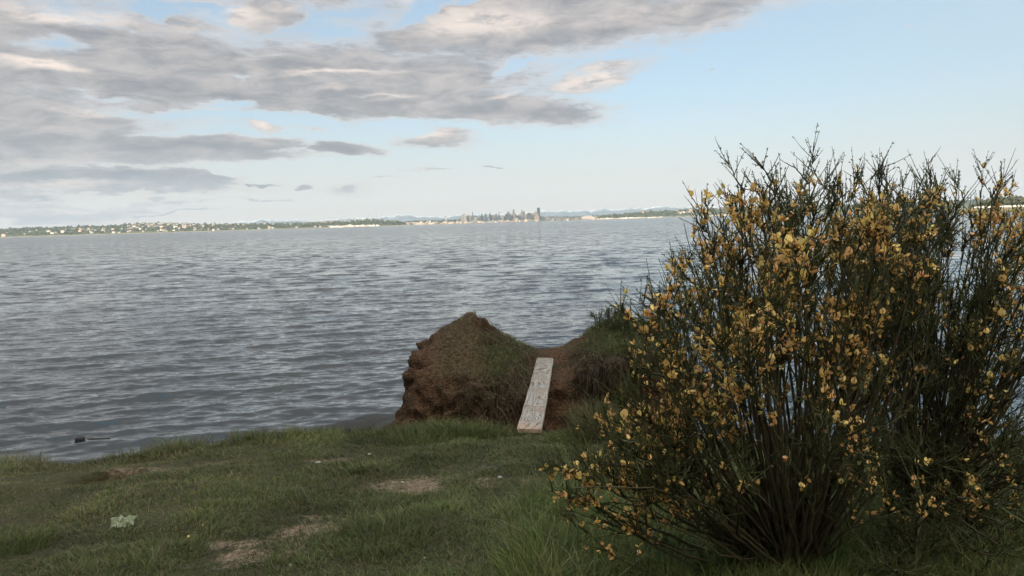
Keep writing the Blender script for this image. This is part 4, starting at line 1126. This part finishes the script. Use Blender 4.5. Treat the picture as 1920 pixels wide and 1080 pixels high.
def broom(name, label, base, tips, nsec, nter, flower_w, nflow, seed, twk=1.0, leafn=6, showy=100, secl=(.10, .34), tipup=.4, lo=.42):
    root_ = empty(name, tuple(base), label, 'bush')
    B = np.asarray(base)
    tips = np.asarray(tips); n = len(tips)
    st0 = B + np.stack([rng.normal(0, .06, n), rng.normal(0, .06, n), rng.uniform(-.05, .03, n)], 1)
    d = tips - st0
    ctl = st0 + d * rng.uniform(.35, .6, (n, 1)) + np.array([0, 0, 1.]) * (np.linalg.norm(d[:, :2], axis=1) * rng.uniform(-.28, .25, n))[:, None] + rng.normal(0, .09, (n, 3))
    main_ = bez(st0, ctl, tips, 12)
    main_ = main_ + rng.normal(0, .006, main_.shape)
    Ls = np.linalg.norm(d, axis=1)
    gb = Geo()
    wood_c = np.array([.075, .062, .036])
    kk = np.linspace(0, 1, 12)[None]
    tubes(gb, main_ - B, (.0068 * (1 - kk) ** 1.1 + .0019) * rng.uniform(.6, 1.3, (n, 1)) * twk, 6, wood_c * rng.uniform(.7, 1.6, (n, 1)))
    # secondary
    p, tn, pi_, s_ = sample_on(main_, nsec, lo, 1.0, Ls / Ls.sum())
    rad = nrm(rng.normal(0, 1, (nsec, 3)))
    dr = nrm(tn * .8 + rad * .62 + np.array([0, 0, .22]))
    ln = rng.uniform(*secl, nsec) * (1.15 - .72 * s_)
    e_ = p + dr * ln[:, None]; c_ = p + dr * ln[:, None] * .5 + nrm(tn) * (.07 * ln[:, None]) - np.array([0, 0, .05]) * ln[:, None]
    e_[:, 2] += tipup * .12 * ln
    sec_ = bez(p, c_, e_, 7) + rng.normal(0, .003, (nsec, 7, 3))
    kk = np.linspace(0, 1, 7)[None]
    tubes(gb, sec_ - B, (.0030 * (1 - kk) + .0012) * twk * rng.uniform(.7, 1.25, (nsec, 1)), 4, np.array([.050, .050, .024]) * rng.uniform(.7, 1.4, (nsec, 1)))
    br = gb.build('branches', M_leaf, root_, True)
    # tertiary green shoots
    p, tn, pi2, s2 = sample_on(sec_, nter, .15, 1.0)
    rad = nrm(rng.normal(0, 1, (nter, 3)))
    dr = nrm(tn * .9 + rad * .7 + np.array([0, 0, .25]))
    ln = rng.uniform(.03, .12, nter) * rng.choice([1., 1.5], nter, p=[.8, .2])
    ter = bez(p, p + dr * ln[:, None] * .5 + rng.normal(0, .004, (nter, 3)), p + dr * ln[:, None] + np.array([0, 0, .25]) * (ln[:, None] * .3), 5)
    gt = Geo(); kk = np.linspace(0, 1, 5)[None]
    gcol = np.array([.066, .072, .028]) * rng.uniform(.6, 1.5, (nter, 1))
    tubes(gt, ter - B, (.0015 * (1 - kk) + .0009) * twk * rng.uniform(.8, 1.2, (nter, 1)), 3, gcol)
    # leaflets and buds hugging the shoots
    nl = nter * leafn
    lp, lt, li, ls = sample_on(ter, nl, .1, 1.0)
    ax = nrm(lt * 1.0 + nrm(rng.normal(0, 1, (nl, 3))) * .75)
    sd_ = nrm(np.cross(ax, rng.normal(0, 1, (nl, 3))))
    ll = rng.uniform(.006, .015, nl)[:, None] * twk; lw = ll * rng.uniform(.16, .28, (nl, 1))
    lv = np.stack([lp, lp + ax * ll * .5 + sd_ * lw, lp + ax * ll, lp + ax * ll * .5 - sd_ * lw], 1) - B
    lf = np.arange(nl * 4).reshape(nl, 4)
    lc = np.array([(.046, .056, .022), (.064, .072, .026), (.038, .048, .022), (.10, .09, .035)])[rng.choice(4, nl, p=[.4, .3, .2, .1])] * rng.uniform(.7, 1.3, (nl, 1))
    gt.add(lv.reshape(-1, 3), [lf], np.repeat(lc, 4, 0))
    gt.build('foliage', M_leaf, root_)
    # flowers
    allp = np.concatenate([ter, ]); cand, ct, ci, cs_ = sample_on(ter, nflow * 6, .05, .75)
    w = flower_w(cand); ok = rng.random(len(w)) < w
    cand, ct = cand[ok], ct[ok]
    m = min(nflow, len(cand)); cand, ct = cand[:m], ct[:m]
    kinds = rng.choice(3, m, p=[.5, .35, .15])
    size = rng.uniform(.017, .028, m)
    fdir = nrm(nrm(rng.normal(0, 1, (m, 3))) + ct * .2 + np.array([0, -.45, -.05]))
    Rm = orient(fdir)
    hue = rng.uniform(.8, 1.25, (m, 1)) * np.stack([np.ones(m), rng.uniform(.80, 1.12, m), np.ones(m)], 1)
    dist_ = np.linalg.norm(cand - EYE, axis=1)
    order = np.argsort(-size / dist_)
    show = set(order[:showy].tolist())
    meshes = {}
    gm = Geo()
    for k_ in range(3):
        pvv, pc, pq = PET[k_]
        sel = np.array([i for i in range(m) if kinds[i] == k_ and i not in show])
        if len(sel):
            V_ = np.einsum('nij,vj->nvi', Rm[sel], pvv) * size[sel][:, None, None] + cand[sel][:, None] - B
            gm.add(V_.reshape(-1, 3), [(np.arange(len(sel))[:, None, None] * len(pvv) + pq[None]).reshape(-1, 4)], (PCOL[pc][None] * hue[sel][:, None]).reshape(-1, 3))
        for hv in range(3):
            o = mesh_obj('flower', pvv, [pq], M_petal, None, True, PCOL[pc] * (.85 + .12 * hv) * [1, .9 + .08 * hv, 1], link=False)
            meshes[(k_, hv)] = o.data; bpy.data.objects.remove(o)
    if gm.n:
        fm = gm.build('flower_mass', M_petal, root_, True); fm['kind'] = 'stuff'
    for i in sorted(show):
        o = bpy.data.objects.new('flower', meshes[(int(kinds[i]), int(rng.integers(3)))]); COL.objects.link(o); o.parent = root_
        mm = Matrix(Rm[i].tolist()).to_4x4(); o.matrix_local = Matrix.Translation(Vector(cand[i] - B)) @ mm @ Matrix.Scale(float(size[i]), 4)
    return root_

def topx(p):
    """photo pixel a point projects to"""
    d = p - EYE; zf = d @ fwd
    return 960 + F * (d @ rgt) / zf, 540 - F * (d @ up) / zf

b1 = on_ground(1478, 1078)
b2 = P(1730, 1075, 4.1); b2[2] = float(ground_z(np.array([b2[0]]), np.array([b2[1]]))[0])
b1 = np.array(b1)
OUT1 = [(1325, 410, 3.2), (1340, 385, 3.1), (1390, 345, 3.1), (1450, 335, 3.0), (1420, 345, 3.2), (1465, 360, 3.2), (1520, 340, 3.3), (1500, 365, 3.1), (1560, 360, 3.4), (1595, 365, 3.5), (1275, 505, 3.1), (1205, 560, 3.0), (1235, 545, 3.2), (1310, 460, 3.1), (1195, 600, 2.9), (1215, 660, 2.9),
        (1160, 770, 2.9), (1120, 815, 2.85), (1080, 860, 2.8), (1065, 880, 2.8), (1060, 910, 2.8), (1100, 925, 2.9), (1110, 850, 3.0), (1180, 720, 2.8), (1230, 600, 2.9), (1270, 560, 3.1), (1150, 800, 3.2), (1200, 700, 3.3), (1600, 400, 3.0), (1640, 480, 3.0)]
tips1 = [P(*o) for o in OUT1]
for (x_, y_, D_) in OUT1:                                # neighbours that round off each outer spray
    for k_ in range(2): tips1.append(P(x_ + rng.normal(18, 26), y_ + abs(rng.normal(30, 22)), D_ + rng.normal(0, .18)))
for i in range(34): tips1.append(P(rng.uniform(1560, 1790), rng.uniform(350, 620), rng.uniform(2.8, 3.8)))
for i in range(58):
    x_ = rng.uniform(1230, 1700); lo_ = 385 if x_ > 1330 else 385 + (1330 - x_) * 1.5
    tips1.append(P(x_, rng.uniform(lo_ + 15, 780), rng.uniform(2.45, 4.2)))
for i in range(14): tips1.append(P(rng.uniform(1110, 1280), rng.uniform(780, 900), rng.uniform(2.6, 3.4)))
for i in range(10): tips1.append(P(rng.uniform(1400, 1700), rng.uniform(830, 950), rng.uniform(2.5, 3.)))
def fw1(p):
    x_ = 960 + F * ((p - EYE) @ rgt) / ((p - EYE) @ fwd); y_ = 540 - F * ((p - EYE) @ up) / ((p - EYE) @ fwd)
    w = sstep(300, 395, y_) * (.35 + .65 * sstep(1720, 1560, x_)) * (.25 + .75 * sstep(900, 640, y_) + .9 * sstep(1320, 1180, x_) * sstep(640, 760, y_))
    cl = fbm(p * 5.5, 2, 300)
    return np.clip(w * 1.5, 0, 1) * sstep(-.22, .12, cl)
broom('broom_bush', 'large broom bush covered in yellow flowers right of the plank', b1, tips1, 1350, 10000, fw1, 4900, 1, lo=.54)
OUT2 = [(1900, 1000, 3.0), (1800, 1040, 2.8), (1700, 1060, 2.8), (1600, 345, 3.9), (1640, 325, 3.9), (1660, 335, 4.0), (1690, 335, 4.1), (1720, 340, 3.8), (1745, 340, 4.0), (1765, 375, 3.9), (1810, 355, 3.8), (1835, 360, 4.0), (1866, 350, 3.9), (1885, 395, 3.9), (1915, 440, 3.7), (1950, 480, 3.6), (1930, 420, 4.3), (1900, 520, 3.4), (1860, 390, 3.6), (1620, 380, 4.2), (1580, 420, 4.0)]
tips2 = [P(*o) for o in OUT2]
for (x_, y_, D_) in OUT2:
    for k_ in range(2): tips2.append(P(x_ + rng.normal(0, 28), y_ + abs(rng.normal(28, 22)), D_ + rng.normal(0, .2)))
for i in range(82):
    tips2.append(P(rng.uniform(1560, 2080), rng.uniform(400, 900) , rng.uniform(3.0, 5.0)))
for i in range(56):
    tips2.append(P(rng.uniform(1600, 2100), rng.uniform(800, 1090), rng.uniform(2.6, 4.2)))
def fw2(p):
    x_ = 960 + F * ((p - EYE) @ rgt) / ((p - EYE) @ fwd); y_ = 540 - F * ((p - EYE) @ up) / ((p - EYE) @ fwd)
    w = .22 + .25 * sstep(620, 420, y_) * sstep(330, 380, y_) + .9 * sstep(1710, 1760, x_) * sstep(330, 380, y_) * sstep(490, 440, y_) + .8 * sstep(1850, 1900, x_) * sstep(640, 560, y_) * sstep(380, 430, y_)
    w = w + .6 * np.exp(-((x_ - 1820) / 50) ** 2 - ((y_ - 880) / 60) ** 2) + .4 * np.exp(-((x_ - 1850) / 60) ** 2 - ((y_ - 660) / 70) ** 2)
    w = w * sstep(1010, 930, y_)
    return np.clip(w, 0, 1) * sstep(-.2, .3, fbm(p * 5.5, 2, 301))
broom('broom_bush', 'taller dark green broom bush with few yellow flowers at the right edge', b2, tips2, 1550, 9800, fw2, 1700, 2, 1.05, lo=.42)
# small scrub on the right of the clay mound
def fw0(p): return np.zeros(len(p))
bs = np.array([1.95, 11.0, float(stack_top(np.array([1.95]), np.array([11.0]))[0])])
tp = [bs + np.array([rng.uniform(-.55, .6), rng.uniform(-.4, .4), rng.uniform(.06, .24)]) for _ in range(26)]
broom('low_shrub', 'low dark leafy scrub growing on the right side of the clay mound', bs, tp, 160, 1100, fw0, 10, 3, 1.6, 8, 0, (.08, .2))
bs = np.array([1.45, 11.6, float(stack_top(np.array([1.45]), np.array([11.6]))[0])])
tp = [bs + np.array([rng.uniform(-.25, .3), rng.uniform(-.3, .3), rng.uniform(.08, .28)]) for _ in range(16)]
broom('low_shrub', 'small wispy weed on the rim of the clay mound near the path', bs, tp, 60, 350, fw0, 10, 3, 1.4, 6, 0, (.06, .16))

# feathery plants at the foot of the broom
def fennel(px, py, hgt, n, label):
    p0 = np.array(on_ground(px, py)); g_ = Geo()
    for i in range(n):
        th = rng.uniform(0, 2 * PI); l_ = hgt * rng.uniform(.6, 1.1); sp_ = rng.uniform(.1, .6)
        tip = np.array([math.cos(th) * sp_ * l_, math.sin(th) * sp_ * l_, l_ * .85]); o = np.array([math.cos(th), math.sin(th), 0]) * .02
        st_ = bez(o[None], (o + tip * .5 + [0, 0, .04])[None], tip[None], 8)
        tubes(g_, st_, .0016, 4, (.07, .10, .035))
        m_ = 150
        a, tt, _, s_ = sample_on(st_, m_, .25, 1.); d_ = nrm(tt * .7 + nrm(rng.normal(0, 1, (m_, 3))) * 1.)
        l2 = rng.uniform(.015, .05, (m_, 1)) * (1.2 - s_[:, None] * .6)
        f2 = bez(a, a + d_ * l2 * .5, a + d_ * l2 + [0, 0, .004], 4)
        tubes(g_, f2, .0008, 3, np.array([.075, .115, .038]) * rng.uniform(.7, 1.3, (m_, 1)))
    o = g_.build('feathery_plant', M_leaf); o.location = p0
    tag(o, label, 'plant', 'feathery green plants under the broom')
for i, (px, py, hh, n, lb) in enumerate([(1395, 1075, .22, 12, 'feathery green plant left of the broom stems at the bottom edge'), (1330, 1110, .24, 12, 'feathery green plant in the tall grass left of the broom stems'), (1250, 1060, .17, 8, 'feathery green plant farthest left of the broom in tall grass'), (1560, 1100, .2, 10, 'feathery green plant at the foot between the two brooms')]):
    fennel(px, py, hh, n, lb)

# ------------------------------------------------------------------ small things on the turf
def rock_mesh(name, r, m, seed, sq=(1, 1, .6), loc=(0, 0, 0), rz=0.):
    u = np.linspace(0, 2 * PI, 15)[:-1]; w_ = np.linspace(0, PI, 9)
    v = np.array([(math.sin(b_) * math.cos(a), math.sin(b_) * math.sin(a), math.cos(b_)) for b_ in w_ for a in u])
    v = v * (1 + .28 * fbm(v * 1.4 + seed * 9.1, 3, seed))[:, None] * np.array(sq) * r
    i = np.arange(9 * 14).reshape(9, 14); ir = np.roll(i, -1, 1)
    f = np.stack([i[:-1], i[1:], ir[1:], ir[:-1]], -1).reshape(-1, 4)
    o = mesh_obj(name, v, [f], m, smooth=True); o.location = loc; o.rotation_euler = (0, 0, rz); return o
M_pebble = mat('pale_stone', (.3, .28, .26), .8, .2, fn=lambda t, b, gp, op: t.l.new(t.mix(t.noise(gp, 60, 4), (.18, .165, .15), (.34, .32, .29)), b.inputs['Base Color']))
for k_, (px, py, r, lb) in enumerate([(596, 868, .030, 'pale stone left on the worn turf near the bluff edge'), (693, 853, .030, 'white stone at the edge of the bluff left of the clay mound'), (937, 896, .028, 'pale stone on bare soil in front of the plank'), (706, 958, .013, 'tiny white stone in the middle of the turf'), (795, 1047, .013, 'tiny pale stone near the bottom of the turf'), (227, 916, .016, 'tiny pale stone below the burrow'), (880, 862, .016, 'small stone between turf tufts near the plank'), (545, 1060, .014, 'tiny stone beside the dirt patch'), (755, 905, .02, 'grey stone on the bare soil left of the plank')]):
    p = on_ground(px, py); o = rock_mesh('pebble', r * .6, M_pebble, k_ + 3, (1.3, 1, .55), (p[0], p[1], p[2] + r * .15), rng.uniform(0, 3))
    tag(o, lb, 'stone', 'stones lying on the turf')
# crumpled pale green plastic sheet
p = on_ground(232, 992); g_ = Geo(); nx2, ny2 = 26, 12
uu, vv_ = np.meshgrid(np.linspace(-1, 1, nx2), np.linspace(-1, 1, ny2))
xx = uu * .062 + .02 * n2(uu, vv_, 2, 2, 400); yy = vv_ * .024 * (1 - .3 * uu * uu) + .02 * uu + .014 * n2(uu, vv_, 2.4, 2, 401)
zz = .03 + .05 * np.abs(n2(uu, vv_, 3.0, 3, 402)) + .02 * (1 - vv_ ** 2) + .018 * vv_
tv = np.stack([xx, yy, zz], -1).reshape(-1, 3)
lit_o = mesh_obj('plastic_wrapper', tv, [grid_faces(ny2, nx2)], mat('pale_plastic', (.26, .30, .20), .45, .5, fn=lambda t, b, gp, op: bump(t, b, t.noise(op, 60, 4, .6), .5, .006)), smooth=False)
lit_o.location = p; sm = lit_o.modifiers.new('thick', 'SOLIDIFY'); sm.thickness = .0015
tag(lit_o, 'crumpled pale green plastic wrapper lying in the grass', 'litter')
# fallen petals
for k_, (px, py, lb) in enumerate([(380, 995, 'fallen yellow petal in the grass right of the plastic wrapper'), (353, 1018, 'fallen yellow petal in the grass nearest the bottom edge'), (700, 978, 'fallen yellow petal in the middle of the turf')]):
    p = on_ground(px, py); pvv, pc, pq = PET[1]
    o = mesh_obj('petal', pvv * .016, [pq], M_petal, smooth=True, col=PCOL[pc]); o.location = (p[0], p[1], p[2] + .035); o.rotation_euler = (.5, .3, k_ * 1.7)
    tag(o, lb, 'petal', 'fallen petals')
# rocks awash
M_wet = mat('wet_rock', (.022, .02, .018), .75, .3, fn=lambda t, b, gp, op: bump(t, b, t.noise(op, 6, 5, .6), .8, .08))
p = P(150, 829, 25.5); o = rock_mesh('rock', .17, M_wet, 11, (1.1, .7, .42), (p[0], p[1], .02)); tag(o, 'dark rock just awash in the water left of the bluff', 'rock')
p = P(185, 829, 25.5); o = rock_mesh('rock', .16, M_wet, 12, (2.6, .4, .22), (p[0], p[1], -.01)); tag(o, 'long flat rock barely breaking the water beside the awash rock', 'rock')
for k_, (px, py, Yd, r) in enumerate([(640, 806, 25.6, .5), (665, 803, 25.8, .6), (690, 801, 26, .6), (712, 799, 26.2, .75), (728, 798, 26.0, .7), (735, 803, 25, .8)]):
    p = P(px, py, Yd); o = rock_mesh('shore_rock', r, M_wet, 20 + k_, (1.4, 1, .42), (p[0], Yd, .02), rng.uniform(0, 3))
    tag(o, 'dark wet rock in the low row at the waterline left of the clay mound', 'rock', 'wet rocks at the waterline')
